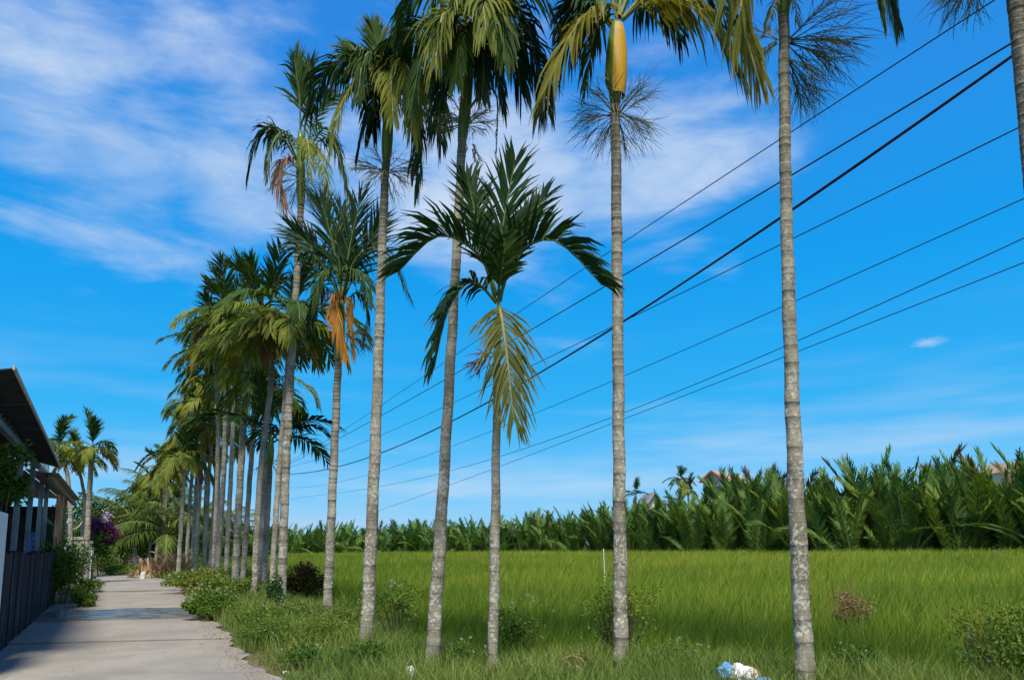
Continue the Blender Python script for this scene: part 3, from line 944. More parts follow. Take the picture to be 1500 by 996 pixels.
near_palm('slender palm just left of the leaning one, fronds trailing to its right', [(536, 956), (551, 620), (561, 330), (566, 232)], 10.3, (9.8, 8, 6.4, 6), (570, 142),[], arcs=[
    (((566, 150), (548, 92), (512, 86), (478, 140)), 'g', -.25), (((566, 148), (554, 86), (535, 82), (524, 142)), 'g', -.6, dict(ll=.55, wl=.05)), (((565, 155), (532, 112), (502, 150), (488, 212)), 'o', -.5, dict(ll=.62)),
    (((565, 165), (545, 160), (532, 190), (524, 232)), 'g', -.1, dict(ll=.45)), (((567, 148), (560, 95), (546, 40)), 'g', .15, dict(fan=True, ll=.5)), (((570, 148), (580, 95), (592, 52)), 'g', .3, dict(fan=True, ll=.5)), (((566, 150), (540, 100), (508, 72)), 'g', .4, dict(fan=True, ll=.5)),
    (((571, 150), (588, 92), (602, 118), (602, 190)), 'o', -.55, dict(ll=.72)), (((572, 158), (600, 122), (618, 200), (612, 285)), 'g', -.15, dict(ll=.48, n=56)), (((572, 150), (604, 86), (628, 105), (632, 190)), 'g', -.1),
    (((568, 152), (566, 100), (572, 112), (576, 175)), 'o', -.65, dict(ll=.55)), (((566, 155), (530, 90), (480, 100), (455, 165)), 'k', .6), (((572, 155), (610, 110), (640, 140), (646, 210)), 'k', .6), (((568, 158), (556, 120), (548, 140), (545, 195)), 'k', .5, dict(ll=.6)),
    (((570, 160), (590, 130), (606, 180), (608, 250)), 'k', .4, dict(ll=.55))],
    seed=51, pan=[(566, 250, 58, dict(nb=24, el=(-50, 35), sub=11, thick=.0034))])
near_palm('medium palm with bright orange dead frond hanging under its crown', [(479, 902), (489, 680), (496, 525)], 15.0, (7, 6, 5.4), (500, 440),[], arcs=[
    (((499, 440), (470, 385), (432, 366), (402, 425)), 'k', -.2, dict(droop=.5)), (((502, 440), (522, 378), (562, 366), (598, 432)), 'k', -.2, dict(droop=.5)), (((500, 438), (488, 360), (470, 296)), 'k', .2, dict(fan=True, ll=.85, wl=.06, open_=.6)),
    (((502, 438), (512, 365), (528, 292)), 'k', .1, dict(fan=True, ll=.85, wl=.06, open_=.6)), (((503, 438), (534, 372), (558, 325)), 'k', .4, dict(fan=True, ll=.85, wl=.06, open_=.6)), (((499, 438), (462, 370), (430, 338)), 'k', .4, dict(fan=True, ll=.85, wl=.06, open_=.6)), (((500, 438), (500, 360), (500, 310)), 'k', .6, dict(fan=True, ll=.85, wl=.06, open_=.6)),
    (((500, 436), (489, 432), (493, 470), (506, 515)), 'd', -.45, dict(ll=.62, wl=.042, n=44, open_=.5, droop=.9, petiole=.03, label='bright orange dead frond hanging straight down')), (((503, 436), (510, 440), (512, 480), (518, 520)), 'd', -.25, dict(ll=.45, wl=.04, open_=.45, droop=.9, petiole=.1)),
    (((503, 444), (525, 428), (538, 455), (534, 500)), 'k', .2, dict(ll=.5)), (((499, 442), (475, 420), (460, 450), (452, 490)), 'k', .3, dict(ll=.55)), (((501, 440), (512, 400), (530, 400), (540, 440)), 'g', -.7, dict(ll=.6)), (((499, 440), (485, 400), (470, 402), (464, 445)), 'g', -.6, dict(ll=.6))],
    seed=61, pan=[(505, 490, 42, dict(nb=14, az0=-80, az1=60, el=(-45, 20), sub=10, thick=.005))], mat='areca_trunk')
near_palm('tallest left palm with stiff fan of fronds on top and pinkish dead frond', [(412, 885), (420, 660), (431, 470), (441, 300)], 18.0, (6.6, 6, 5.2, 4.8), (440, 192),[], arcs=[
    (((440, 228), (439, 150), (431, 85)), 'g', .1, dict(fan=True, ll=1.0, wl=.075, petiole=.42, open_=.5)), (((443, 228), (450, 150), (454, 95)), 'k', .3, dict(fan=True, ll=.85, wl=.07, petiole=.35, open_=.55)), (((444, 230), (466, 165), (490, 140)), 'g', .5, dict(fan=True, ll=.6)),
    (((437, 240), (402, 186), (376, 202), (364, 258)), 'k', -.3, dict(ll=.85, wl=.055)), (((437, 238), (415, 195), (398, 215), (392, 262)), 'g', -.8, dict(ll=.6)), (((444, 238), (474, 188), (494, 222), (506, 276)), 'g', -.3, dict(ll=.85, wl=.055)),
    (((443, 240), (458, 212), (472, 240), (478, 282)), 'o', -.8, dict(ll=.6)), (((435, 246), (418, 232), (409, 258), (416, 300)), 'b', -.6, dict(ll=.72, wl=.05, n=44, open_=.7, petiole=.05, label='pinkish-brown dead frond hanging')), (((441, 236), (425, 200), (410, 190), (395, 200)), 'k', .6, dict(ll=.6)), (((442, 236), (470, 205), (490, 210), (500, 240)), 'k', .6, dict(ll=.6)),
    (((441, 238), (446, 205), (452, 215), (454, 262)), 'o', -.9, dict(ll=.5))],
    seed=71, pan=[(441, 262, 55, dict(nb=20, el=(-70, 10), sub=10, thick=.005))])

# ---- the rest of the row: shared frond shapes, each palm its own set of parts
TPL = {}


def tpl(key, lm, rm, seeds, **kw):
    L_ = []
    for sd_ in range(seeds):
        rr = random.Random(sd_ * 13 + len(key))
        g = dict(n=27, segs=2, ll=.74, wl=.078, rr=rr, twist=rr.uniform(-.3, .3), bend_az=rr.uniform(-.3, .3))
        g.update({k: (rr.uniform(*v) if isinstance(v, tuple) else v) for k, v in kw.items()})
        rach, lf, _p = frond_geo(**g)
        i0 = len(rach.v)
        rach.tip = [0.0] * i0 + lf.tip; rach.v += lf.v; rach.f += [tuple(i + i0 for i in f) for f in lf.f]; rach.m += [1] * len(lf.f)
        L_.append(rach.mesh('frond', [rm, lm]))
    TPL[key] = L_


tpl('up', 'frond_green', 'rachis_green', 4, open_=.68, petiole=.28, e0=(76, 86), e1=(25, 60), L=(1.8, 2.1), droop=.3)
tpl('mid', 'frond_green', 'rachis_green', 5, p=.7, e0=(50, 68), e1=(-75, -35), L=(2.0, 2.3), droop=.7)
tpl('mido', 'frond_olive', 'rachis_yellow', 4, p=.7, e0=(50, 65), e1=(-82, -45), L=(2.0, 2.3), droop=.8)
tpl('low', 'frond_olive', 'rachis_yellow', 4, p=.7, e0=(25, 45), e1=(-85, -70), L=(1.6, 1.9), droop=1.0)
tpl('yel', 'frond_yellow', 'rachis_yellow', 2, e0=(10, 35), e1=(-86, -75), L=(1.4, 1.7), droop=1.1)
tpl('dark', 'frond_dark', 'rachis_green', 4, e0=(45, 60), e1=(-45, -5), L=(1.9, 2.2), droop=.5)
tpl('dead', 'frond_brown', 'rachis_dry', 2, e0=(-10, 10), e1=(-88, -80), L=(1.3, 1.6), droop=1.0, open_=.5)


def far_palm(label, px, Y, r0, r1, crown, seed, mixk='std', group='areca palms lining the path', scale=1.0, mat='areca_trunk', shaft=True):
    rr = random.Random(seed)
    base = at(px[0][0], px[0][1], Y)
    base.z = gz(base.x, base.y)
    root = empty('areca_palm', base, label, 'palm tree', group)
    C_ = [at(a, b, Y) - base for a, b in px]
    C_[0].z = -.12
    cr = at(crown[0], crown[1], Y) - base
    low = cr + (C_[-1] - cr).normalized() * .75
    C_ = [c for c in C_ if c.z < low.z - .2] + [low]
    rad = [r0 * Y / F] + [max(.05, (r0 + (r1 - r0) * k / (len(C_) - 1)) * Y / F) for k in range(1, len(C_))]
    make_trunk(root, C_, rad, .12, 8, mat, seed)
    mb = MB(); mb.tube([low - (cr - low) * .05, low.lerp(cr, .15), low.lerp(cr, .5), cr], [rad[-1], rad[-1] * 1.35, rad[-1] * 1.4, rad[-1] * .7], 8)
    mb.build('crownshaft', 'crownshaft_green', root, smooth=True)
    rec = {'std': ('up', 'up', 'up', 'mid', 'mido', 'mido', 'mid', 'mido', 'mid', 'low', 'low', 'mido', 'low', 'mido', 'low'), 'olive': ('up', 'up', 'mid', 'mido', 'mido', 'mid', 'mido', 'low', 'low', 'yel', 'low', 'low', 'mido', 'up', 'mido'),
           'dark': ('up', 'up', 'dark', 'dark', 'dark', 'dark', 'dark', 'mid'), 'yellow': ('up', 'up', 'mid', 'mido', 'yel', 'low', 'low', 'yel', 'mido', 'up', 'mido', 'yel')}[mixk]
    a = rr.uniform(0, 360)
    for k, key in enumerate(rec):
        a += 137.5 + rr.uniform(-18, 18)
        fo = link('frond', rr.choice(TPL[key]), root, cr + Vector((0, 0, -.03 * k)))
        fo.rotation_euler = (rr.uniform(-.1, .1), rr.uniform(-.1, .1), R(a))
        sc = scale * rr.uniform(.9, 1.15)
        fo.scale = (sc, sc, sc)
    if rr.random() < .5:
        fo = link('dead_frond', rr.choice(TPL['dead']), root, cr + Vector((0, 0, -.35)))
        fo.rotation_euler[2] = R(rr.uniform(180, 360))
    if Y < 40:
        panicle(root, tuple(low + Vector((0, 0, .02))), .5, nb=7, sub=5, seed=seed, el=(-50, 30), thick=.007)
    return root


for spec in (
    ('palm with olive crown directly behind the tallest left palm', [(396, 892), (408, 700), (420, 560)], 18.6, 4.4, 4, (426, 462), 101, 'olive'),
    ('palm leaning right with hanging olive fronds, left of the double trunks', [(371, 888), (381, 700), (397, 560)], 19.4, 4.7, 4, (392, 470), 102, 'olive'),
    ('short dark-fronded palm with green shaft squeezed between taller trunks', [(386, 866), (391, 770), (394, 715)], 21, 4.2, 4, (397, 640), 103, 'dark'),
    ('palm with the stoutest trunk in the left cluster, leaning right', [(344, 856), (352, 700), (361, 560)], 22.5, 5.6, 4.6, (366, 462), 104, 'std'),
    ('palm with slim trunk tucked right behind the stoutest one', [(355, 850), (366, 700), (373, 600)], 24.5, 4, 3.5, (352, 505), 105, 'olive'),
    ('upright thin palm left of the stoutest trunk, brushy green crown', [(331, 836), (338, 700), (341, 610)], 30, 3.6, 3.1, (338, 470), 106, 'std'),
    ('thin palm sixth from the far end, crown merging into neighbours', [(320, 828), (328, 700), (333, 620)], 33, 3.3, 2.8, (325, 545), 107, 'olive'),
    ('thin palm fifth from the far end with ragged olive crown', [(308, 826), (316, 700), (320, 640)], 36, 3.1, 2.7, (316, 592), 108, 'olive'),
    ('thin palm fourth from the far end in the row of pale trunks', [(299, 826), (306, 700), (309, 650)], 38, 3.0, 2.6, (304, 560), 109, 'std'),
    ('thin palm third from the far end with yellowing lower fronds', [(287, 832), (293, 710), (297, 660)], 37, 3.1, 2.6, (296, 618), 110, 'yellow'),
    ('thin palm second from far end with crown lower than its neighbours', [(281, 828), (287, 720), (290, 670)], 40, 2.8, 2.4, (276, 648), 111, 'olive'),
    ('pale palm trunk rising beside the heap of dry husks', [(261, 842), (267, 740), (271, 690)], 35, 3.4, 2.8, (264, 668), 112, 'yellow'),
    ('palm rising highest at the upper left edge of the crowded crowns', [(318, 842), (327, 700), (331, 560)], 27, 3.4, 3, (335, 462), 131, 'std'),
    ('palm half hidden behind its neighbours, crown at the left edge of the mass', [(312, 834), (318, 700), (319, 610)], 31.5, 2.9, 2.6, (314, 505), 132, 'olive'),
    ('palm with low crown tucked between the two leaning trunks', [(377, 864), (385, 760), (389, 680)], 23.5, 3.8, 3.4, (388, 560), 133, 'olive'),
    ('palm with yellowing crown low among the middle trunks', [(315, 830), (319, 750), (321, 690)], 34.5, 3, 2.6, (332, 622), 134, 'yellow'),
    ('palm filling the lower left of the crown mass, ragged and olive', [(300, 828), (301, 750), (301, 690)], 37.5, 3, 2.6, (286, 585), 135, 'olive'),
    ('thin palm beside the husk heap palm, crown touching it', [(272, 836), (277, 760), (279, 720)], 38.5, 2.8, 2.4, (287, 650), 136, 'olive'),
    ('small distant palm above the husk heap, right of two others', [(236, 822), (241, 760), (244, 720)], 46, 2.4, 2.0, (246, 686), 113, 'yellow'),
    ('small distant palm above the husk heap, middle of three', [(228, 818), (233, 770), (236, 730)], 50, 2.3, 1.9, (236, 700), 114, 'std'),
    ('small distant palm above the husk heap, leftmost of three', [(218, 816), (222, 770), (225, 740)], 54, 2.2, 1.9, (224, 712), 115, 'olive'),
):
    far_palm(*spec)
for spec in (('palm with yellow skirt of old fronds behind the plank shed', [(126, 830), (129, 760), (132, 705)], 31, 4.2, 3.4, (136, 652), 121, 'yellow'),
             ('palm half hidden behind the corner of the dark roof', [(104, 830), (103, 760), (100, 705)], 36, 3.4, 2.8, (88, 648), 122, 'olive'),
             ('thin dim palm between the two behind the shed', [(120, 830), (121, 770), (124, 730)], 38, 2.6, 2.2, (112, 668), 123, 'olive')):
    far_palm(*spec, group='areca palms behind the sheds', scale=.74)

# ------------------------------------------------------------------ nipa thicket beyond the field
NT_ = {}
for key, lm, args in (('tall', 'nipa_leaf', dict(e0=(78, 89), e1=(52, 74))), ('arch', 'nipa_leaf', dict(e0=(66, 80), e1=(5, 35))), ('bright', 'nipa_bright', dict(e0=(70, 84), e1=(30, 55))), ('low', 'nipa_leaf', dict(e0=(45, 60), e1=(-25, 5))), ('dry', 'nipa_dry', dict(e0=(75, 86), e1=(40, 65)))):
    NT_[key] = []
    for sd_ in range(4):
        rr = random.Random(sd_ * 7 + len(key) * 3)
        g = {k: rr.uniform(*v) for k, v in args.items()}
        rach, lf, _p = frond_geo(L=6.0, ll=.95, wl=.095, droop=.13, n=58, segs=2, petiole=.10, vee=.15, rr=rr, open_=.8, twist=rr.uniform(-.6, .6), bend_az=rr.uniform(-.3, .3), ragged=.05, p=1.6, **g)
        i0 = len(rach.v)
        rach.tip = [0.0] * i0 + lf.tip; rach.v += lf.v; rach.f += [tuple(i + i0 for i in f) for f in lf.f]; rach.m += [1] * len(lf.f)
        NT_[key].append(rach.mesh('frond', ['rachis_green', lm]))


def clump_mesh(seed):
    """a whole small clump as one mesh, for the far end of the thicket"""
    rr = random.Random(seed)
    V, Fc, Mi = [], [], []
    for k in range(9):
        key = ('tall', 'tall', 'tall', 'arch', 'arch', 'arch', 'bright', 'tall', 'low')[k]
        me = rr.choice(NT_[key])
        T = Matrix.Translation((rr.uniform(-.6, .6), rr.uniform(-.6, .6), 0)) @ Matrix.Rotation(rr.uniform(0, 6.28), 4, 'Z') @ Matrix.Scale(rr.uniform(.75, 1.05), 4)
        i0 = len(V)
        V += [tuple(T @ v.co) for v in me.vertices]
        for p in me.polygons:
            Fc.append(tuple(i + i0 for i in p.vertices)); Mi.append(0 if p.material_index == 0 else (2 if key == 'bright' else 1))
    me = bpy.data.meshes.new('nipa_palm')
    me.from_pydata(V, [], Fc)
    for k in ('rachis_green', 'nipa_leaf', 'nipa_bright'):
        me.materials.append(MAT[k])
    me.polygons.foreach_set('material_index', Mi)
    return me


NIPA_WHERE = ((905, 'left of the yellow-sheathed palm'), (985, 'below the grey roof'), (1090, 'below the gabled house'), (1165, 'just left of the lichen-spotted trunk'),
              (1260, 'just right of the lichen-spotted trunk'), (1380, 'above the dead stalks'), (1460, 'near the pinkish roof'), (9999, 'at the far right end'))
FAR_WHERE = ((425, 'between the crowded left trunks'), (485, 'just left of the orange-fronded palm'), (545, 'between orange-fronded and slender palms'), (640, 'between the slender and leaning palms'),
             (724, 'between the leaning and short young palms'), (907, 'between short young and yellow-sheathed palms'), (9999, 'right of the yellow-sheathed palm'))
CL = [clump_mesh(k) for k in range(5)]
TOP = ((260, 762), (430, 766), (600, 762), (700, 757), (850, 742), (900, 738), (960, 728), (1000, 712), (1060, 702), (1110, 684), (1200, 676), (1300, 668), (1400, 662), (1500, 655), (1700, 640), (1900, 640))
seg = np.hypot(*np.diff(NIPA_XY, axis=0).T); cums = np.concatenate([[0], np.cumsum(seg)])
rr = random.Random(5)
for rowk in range(4):
    s = rr.uniform(0, 1.5)
    while s < cums[-1]:
        x = float(np.interp(s, cums, NIPA_XY[:, 0])); y = float(np.interp(s, cums, NIPA_XY[:, 1]))
        y += rowk * 2.6 + rr.uniform(-.6, .9); x += rr.uniform(-.5, .5)
        pxx = 750 + x / y * F + 0
        topy = np.interp(pxx, [q[0] for q in TOP], [q[1] for q in TOP])
        zt = at(pxx, topy, y).z
        hgt = max(2.2, zt + .25) * rr.uniform(.80, 1.03) * (.86 if rowk == 0 else 1.0)
        step = 1.9 + .9 * (hgt < 6)
        if pxx < 780 or rowk >= 2 and pxx < 1000:
            ob = link('nipa_palm', rr.choice(CL), None, (x, y, gz(x, y)))
            ob.rotation_euler[2] = rr.uniform(0, 6.28)
            sc = hgt / 5.6
            ob.scale = (max(sc, .75) * 1.1,) * 2 + (sc,)
            where = next(wv for lim, wv in FAR_WHERE if pxx < lim)
            tag(ob, 'distant low nipa palm of the thicket seen ' + where, 'palm', 'distant nipa palms seen ' + where)
            step = 2.6
        else:
            where = next(wv for lim, wv in NIPA_WHERE if pxx < lim)
            rw = 'front' if rowk == 0 else 'rear'
            root = empty('nipa_palm', (x, y, gz(x, y) - .1), ('nipa palm clump on the field edge ' if rowk == 0 else 'taller nipa palm clump in the rear ranks ') + where, 'palm', rw + ' nipa palms ' + where, rr.uniform(0, 6.28))
            nf = 11 if rowk < 2 else 6
            for k in range(nf):
                key = rr.choice(('tall', 'tall', 'tall', 'arch', 'bright', 'bright', 'low' if rowk == 0 else 'tall')) if rowk < 2 else rr.choice(('tall', 'tall', 'bright', 'arch', 'tall', 'dry'))
                fo = link('frond', rr.choice(NT_[key]), root, (rr.uniform(-.5, .5), rr.uniform(-.5, .5), 0))
                fo.rotation_euler[2] = rr.uniform(0, 6.28)
                sc = hgt / 5.7 * rr.uniform(.72, 1.06)
                fo.scale = (sc, sc, sc)
        s += step * rr.uniform(.8, 1.25)

# ------------------------------------------------------------------ leafy shrubs and other plants


def leaf_cloud(centre, rad, n, size, seed=0, clumps=14, asp=.5, flat=.0, fill=.55):
    """many small folded leaves gathered in clumps within an ellipsoid -> verts, tris"""
    g = np.random.default_rng(seed)
    k = g.standard_normal((clumps, 3)); k /= np.linalg.norm(k, axis=1)[:, None]
    k *= g.uniform(.15, .8, (clumps, 1))
    ci = g.integers(0, clumps, n)
    cs = g.uniform(.22, .5, clumps)
    q = g.standard_normal((n, 3)); q /= np.linalg.norm(q, axis=1)[:, None]
    q *= (g.random((n, 1)) ** .45)
    p = (k[ci] + q * cs[ci][:, None]) * np.asarray(rad) + np.asarray(centre)
    d = g.standard_normal((n, 3)); d[:, 2] -= .2; d /= np.linalg.norm(d, axis=1)[:, None]
    s = np.cross(d, g.standard_normal((n, 3))); s /= np.linalg.norm(s, axis=1)[:, None]
    l = size * g.uniform(.6, 1.4, (n, 1))
    a, b, c, e = p - d * l * .5, p + s * l * asp * .5, p + d * l * .5, p - s * l * asp * .5
    V = np.stack([a, b, c, e], 1).reshape(-1, 3)
    return V, np.arange(n)[:, None] * 4 + np.array([[0, 1, 2, 3]])


def shrub(name, loc, label, cat, rad, n, size, mats=('bush_leaf',), split=(1.0,), seed=0, clumps=14, stems=6, group=None, zoff=None, flowers=0, asp=.5, fsize=.03):
    loc = Vector(loc)
    root = empty(name, loc, label, cat, group)
    cz = rad[2] * .95 if zoff is None else zoff
    for k, (mname, f) in enumerate(zip(mats, split)):
        c = (0, 0, cz) if k == 0 else (0, 0, cz * 1.25)
        rd = rad if k == 0 else (rad[0], rad[1], rad[2] * .85)
        V, q = leaf_cloud(c, rd, int(n * f), size, seed + k, clumps, asp)
        V[:, 2] = np.maximum(V[:, 2], .02)
        tag(link('foliage' if k == 0 else 'blossom' if 'bract' in mname else 'top_foliage', np_mesh('foliage', V, quads=q, mat=mname), root), kind='stuff')
    r_ = random.Random(seed)
    mb = MB()
    for k in range(stems):
        a = r_.uniform(0, 6.28); f = r_.uniform(.3, .75)
        e = Vector((math.cos(a) * rad[0] * f, math.sin(a) * rad[1] * f, cz + rad[2] * r_.uniform(-.2, .6)))
        b = Vector((math.cos(a) * rad[0] * .12, math.sin(a) * rad[1] * .12, -.05))
        mb.tube([b, b.lerp(e, .5) + Vector((0, 0, .1 * rad[2])), e], [.012 + .01 * rad[2], .009 + .006 * rad[2], .004], 5)
    mb.build('stem', 'stalk_brown', root)
    if flowers:
        g = np.random.default_rng(seed + 9)
        fb = MB()
        for k in range(flowers):
            a = g.uniform(0, 6.28); e = g.uniform(.1, 1.4)
            rr_ = g.uniform(.8, 1.08)
            c = Vector((math.cos(a) * math.cos(e) * rad[0] * rr_, math.sin(a) * math.cos(e) * rad[1] * rr_, cz + math.sin(e) * rad[2] * rr_))
            s_ = fsize * g.uniform(.6, 1.2)
            for pet in range(5):
                t0, t1 = pet * 1.257, pet * 1.257 + .9
                fb.tri(c, c + Vector((math.cos(t0), -.4 * math.sin(t0), math.sin(t0))) * s_, c + Vector((math.cos(t1), -.4 * math.sin(t1), math.sin(t1))) * s_)
        tag(fb.build('blossom', 'flower_white', root), kind='stuff')
    return root


def gp(px, py):
    p = ground(px, py, .03)
    p.z = gz(p.x, p.y) - .03
    return p


def pl(px, Y, dz=0.0):
    dd_ = px_dir(px, 800); x = dd_.x / dd_.y * Y
    return Vector((x, Y, gz(x, Y) + dz))


shrub('weed_clump', gp(312, 905), 'lush green weed clump dotted white, bulging over the path edge', 'weed', (.62, .6, .36), 5200, .060, ('weed_leaf',), seed=1, flowers=26, fsize=.022, group='flowering weeds on the verge')
shrub('weed_clump', pl(330, 19.5), 'yellow-green flowering weeds at the foot of the left trunks', 'weed', (1.0, 1.2, .34), 5200, .075, ('weed_leaf', 'frond_olive'), (.7, .4), seed=2, flowers=46, fsize=.028, group='flowering weeds on the verge')
shrub('weed_clump', pl(298, 25), 'paler weeds farther along the verge, near blue plastic bag', 'weed', (1.5, 1.6, .36), 4200, .09, ('weed_leaf', 'frond_olive'), (.6, .6), seed=3, flowers=40, fsize=.03, group='flowering weeds on the verge')
shrub('weed_clump', pl(404, 16.0), 'dark weed clump crowding the base of the double trunks', 'weed', (.35, .35, .38), 2200, .06, ('bush_leaf',), seed=4, flowers=3, fsize=.022, group='flowering weeds on the verge')
shrub('weed_clump', pl(440, 14.0), 'low pale weeds under the orange-fronded palm', 'weed', (1.0, .8, .20), 3400, .05, ('weed_leaf', 'frond_olive'), (.7, .3), seed=5, flowers=22, fsize=.018, group='flowering weeds on the verge')
shrub('weed_clump', pl(585, 11.4), 'sprawling weeds with tiny blossoms between the slender and leaning palms', 'weed', (.65, .5, .36), 1000, .05, ('weed_leaf',), seed=6, zoff=.62, flowers=14, fsize=.018, stems=10, group='flowering weeds on the verge')
shrub('weed_clump', pl(760, 10.2), 'dark weeds with a few white blossoms right of the short palm', 'weed', (.55, .4, .38), 1100, .05, ('weed_leaf',), seed=7, zoff=.60, flowers=16, fsize=.016, group='flowering weeds on the verge')
shrub('dark_shrub', pl(447, 21.5), 'dark brownish shrub with rusty top left of the orange-fronded palm', 'shrub', (.85, .8, .62), 6500, .075, ('dark_bush_leaf', 'rust_leaf'), (.9, .22), seed=8, clumps=22, stems=12)
shrub('wispy_shrub', pl(900, 9.7), 'wispy yellow-green shrub behind the yellow-sheathed palm', 'shrub', (.62, .4, .52), 1500, .045, ('weed_leaf', 'frond_olive'), (.5, .6), seed=10, clumps=34, stems=20, zoff=.66)
shrub('climbing_shrub', pl(1478, 7.6), 'leafy shrub in the bottom right corner with pale new leaves', 'shrub', (.80, .6, .46), 3800, .046, ('weed_leaf', 'frond_yellow'), (.8, .12), seed=12, clumps=38, stems=20, zoff=.58)
shrub('straggly_shrub', pl(1425, 8.6), 'thin straggling stems with few pale leaves beside the corner shrub', 'shrub', (.55, .4, .50), 800, .045, ('weed_leaf', 'frond_yellow'), (.7, .4), seed=13, clumps=26, stems=22, zoff=.72)
for k, (px_, Y_c, lab_, rd_, n_, mt_) in enumerate((
        (372, 12.6, 'leafy weeds bulging over the path just past the first flowering clump', (.45, .5, .30), 2200, ('weed_leaf',)),
        (395, 10.9, 'bluish green weeds on the near path edge', (.50, .45, .24), 2200, ('bush_leaf', 'weed_leaf')),
        (470, 10.6, 'broad weed patch between path edge and the slender palm', (.65, .45, .24), 2600, ('weed_leaf', 'frond_olive')),
        (505, 12.6, 'weeds right of the orange-fronded palm foot', (.50, .45, .28), 1800, ('weed_leaf',)),
        (540, 9.2, 'low weeds at the foot of the slender palm', (.40, .30, .18), 1300, ('bush_leaf', 'weed_leaf')),
        (448, 9.3, 'nearest low weeds along the broken path edge', (.45, .30, .16), 1400, ('weed_leaf', 'bush_leaf')),
        (672, 8.9, 'small weeds between the leaning palm and short young palm', (.30, .25, .18), 900, ('weed_leaf',)),
        (985, 8.7, 'leafy weeds right of the yellow-sheathed palm foot', (.40, .25, .20), 900, ('weed_leaf',)),
        (1240, 7.9, 'thin weeds right of the lichen-spotted palm foot', (.35, .25, .18), 700, ('weed_leaf', 'bush_leaf')))):
    shrub('weed_clump', pl(px_, Y_c), lab_, 'weed', rd_, n_, .042, mt_, (.7, .4), seed=60 + k, clumps=26, stems=8, flowers=3 + k % 4 * 2, fsize=.014, asp=.35, group='flowering weeds on the verge')
# dead brown stalks standing in the field
dp = pl(1238, 13.0)
root = empty('dead_plant', dp, 'clump of dead brown stalks standing in the green field', 'plant')
r_ = random.Random(3)
mb = MB()
for k in range(46):
    a = r_.uniform(0, 6.28); b = Vector((math.cos(a) * r_.uniform(0, .3), math.sin(a) * .2, -.05)); h = r_.uniform(.6, 1.15) if k < 34 else r_.uniform(1.15, 1.32)
    e = b * 1.25 + Vector((r_.uniform(-.12, .12), r_.uniform(-.12, .12), h))
    mb.tube([b, b.lerp(e, .6) + Vector((r_.uniform(-.03, .03), 0, 0)), e], [.006, .006, .003], 4)
    if k >= 40:
        mb.tube([b.lerp(e, .78), e], [.013, .007], 5)
mb.build('stalk', 'dry_stalk', root)
V, q = leaf_cloud((0, 0, .72), (.42, .3, .42), 1300, .08, 4, 20, .22)
tag(link('dry_leaves', np_mesh('dry_leaves', V, quads=q, mat='dry_stalk'), root), kind='stuff')

# ---- left background: coconut palms, bougainvillea, bushes at the bend
CT = []
for sd_ in range(5):
    rr = random.Random(200 + sd_)
    rach, lf, _p = frond_geo(e0=rr.uniform(45, 75), e1=rr.uniform(-60, -10), L=4.2, ll=1.0, wl=.06, droop=1.15, n=58, segs=2, petiole=.12, vee=.1, rr=rr, bend_az=rr.uniform(-.3, .3), ragged=.05, p=1.2)
    i0 = len(rach.v)
    rach.v += lf.v; rach.f += [tuple(i + i0 for i in f) for f in lf.f]; rach.m += [1] * len(lf.f)
    CT.append(rach.mesh('frond', ['rachis_yellow', 'coconut_leaf']))


def coconut(px, py, Y, label, seed, s=1.0, trunk_h=None, nf=22):
    rr = random.Random(seed)
    cr = at(px, py, Y); b = Vector((cr.x, cr.y, gz(cr.x, cr.y)))
    root = empty('coconut_palm', b, label, 'palm tree', 'coconut palms at the bend')
    h = cr.z - b.z
    make_trunk(root, [Vector((.3 * s, 0, -.1)), Vector((.15 * s, 0, h * .5)), Vector((0, 0, h))], [.19, .15, .13], .14, 8, 'areca_trunk_dark', seed)
    a = rr.uniform(0, 360)
    for k in range(nf):
        a += 137.5 + rr.uniform(-15, 15)
        fo = link('frond', rr.choice(CT), root, (0, 0, h - .02 * k))
        tilt = -.5 + 1.25 * k / nf
        fo.rotation_euler = (0, tilt, R(a)); sc = s * rr.uniform(.85, 1.1)
        fo.scale = (sc,) * 3


coconut(246, 778, 46, 'coconut palm with trunk behind the husk heap and long drooping fronds', 1, 1.0)
coconut(196, 765, 52, 'coconut palm left at the bend, fronds arching over the path', 2, 1.05)
coconut(228, 752, 60, 'hazier coconut palm rising behind the two at the bend', 3, 1.1)
coconut(285, 772, 62, 'coconut palm glimpsed between the thin pale trunks', 4, 1.1)
coconut(330, 778, 70, 'coconut palm low behind the row, right end of the group', 5, 1.1)
shrub('bougainvillea', pl(150, 40), 'purple bougainvillea bush over the left edge of the path', 'shrub', (.85, 1.0, 1.05), 3600, .11, ('bush_leaf', 'bract_purple'), (.9, .8), seed=31, clumps=18, zoff=2.0, asp=.8)
shrub('flowering_tree', pl(153, 46), 'pale lilac blossoming shrub top behind the purple bougainvillea', 'shrub', (1.0, 1.0, 1.3), 1300, .11, ('bush_leaf', 'bract_pale'), (1.0, .18), seed=32, clumps=18, zoff=2.6, asp=.8)
shrub('round_bush', pl(156, 43.0), 'bright green rounded bush at the bend of the path', 'bush', (1.2, 1.0, .9), 3000, .12, ('weed_leaf',), seed=33, clumps=16, zoff=.8)
shrub('broadleaf_tree', pl(215, 56), 'mid green bushy tree behind the husk heap and coconut trunk', 'tree', (3.0, 2.4, 2.2), 6500, .24, ('weed_leaf', 'bush_leaf'), (.5, .5), seed=39, clumps=26, zoff=2.0)
shrub('broadleaf_tree', pl(175, 58), 'dark broadleaf tree behind the path bend', 'tree', (3.2, 2.6, 2.6), 7000, .26, ('bush_leaf', 'weed_leaf'), (.75, .25), seed=34, clumps=26, zoff=2.6)
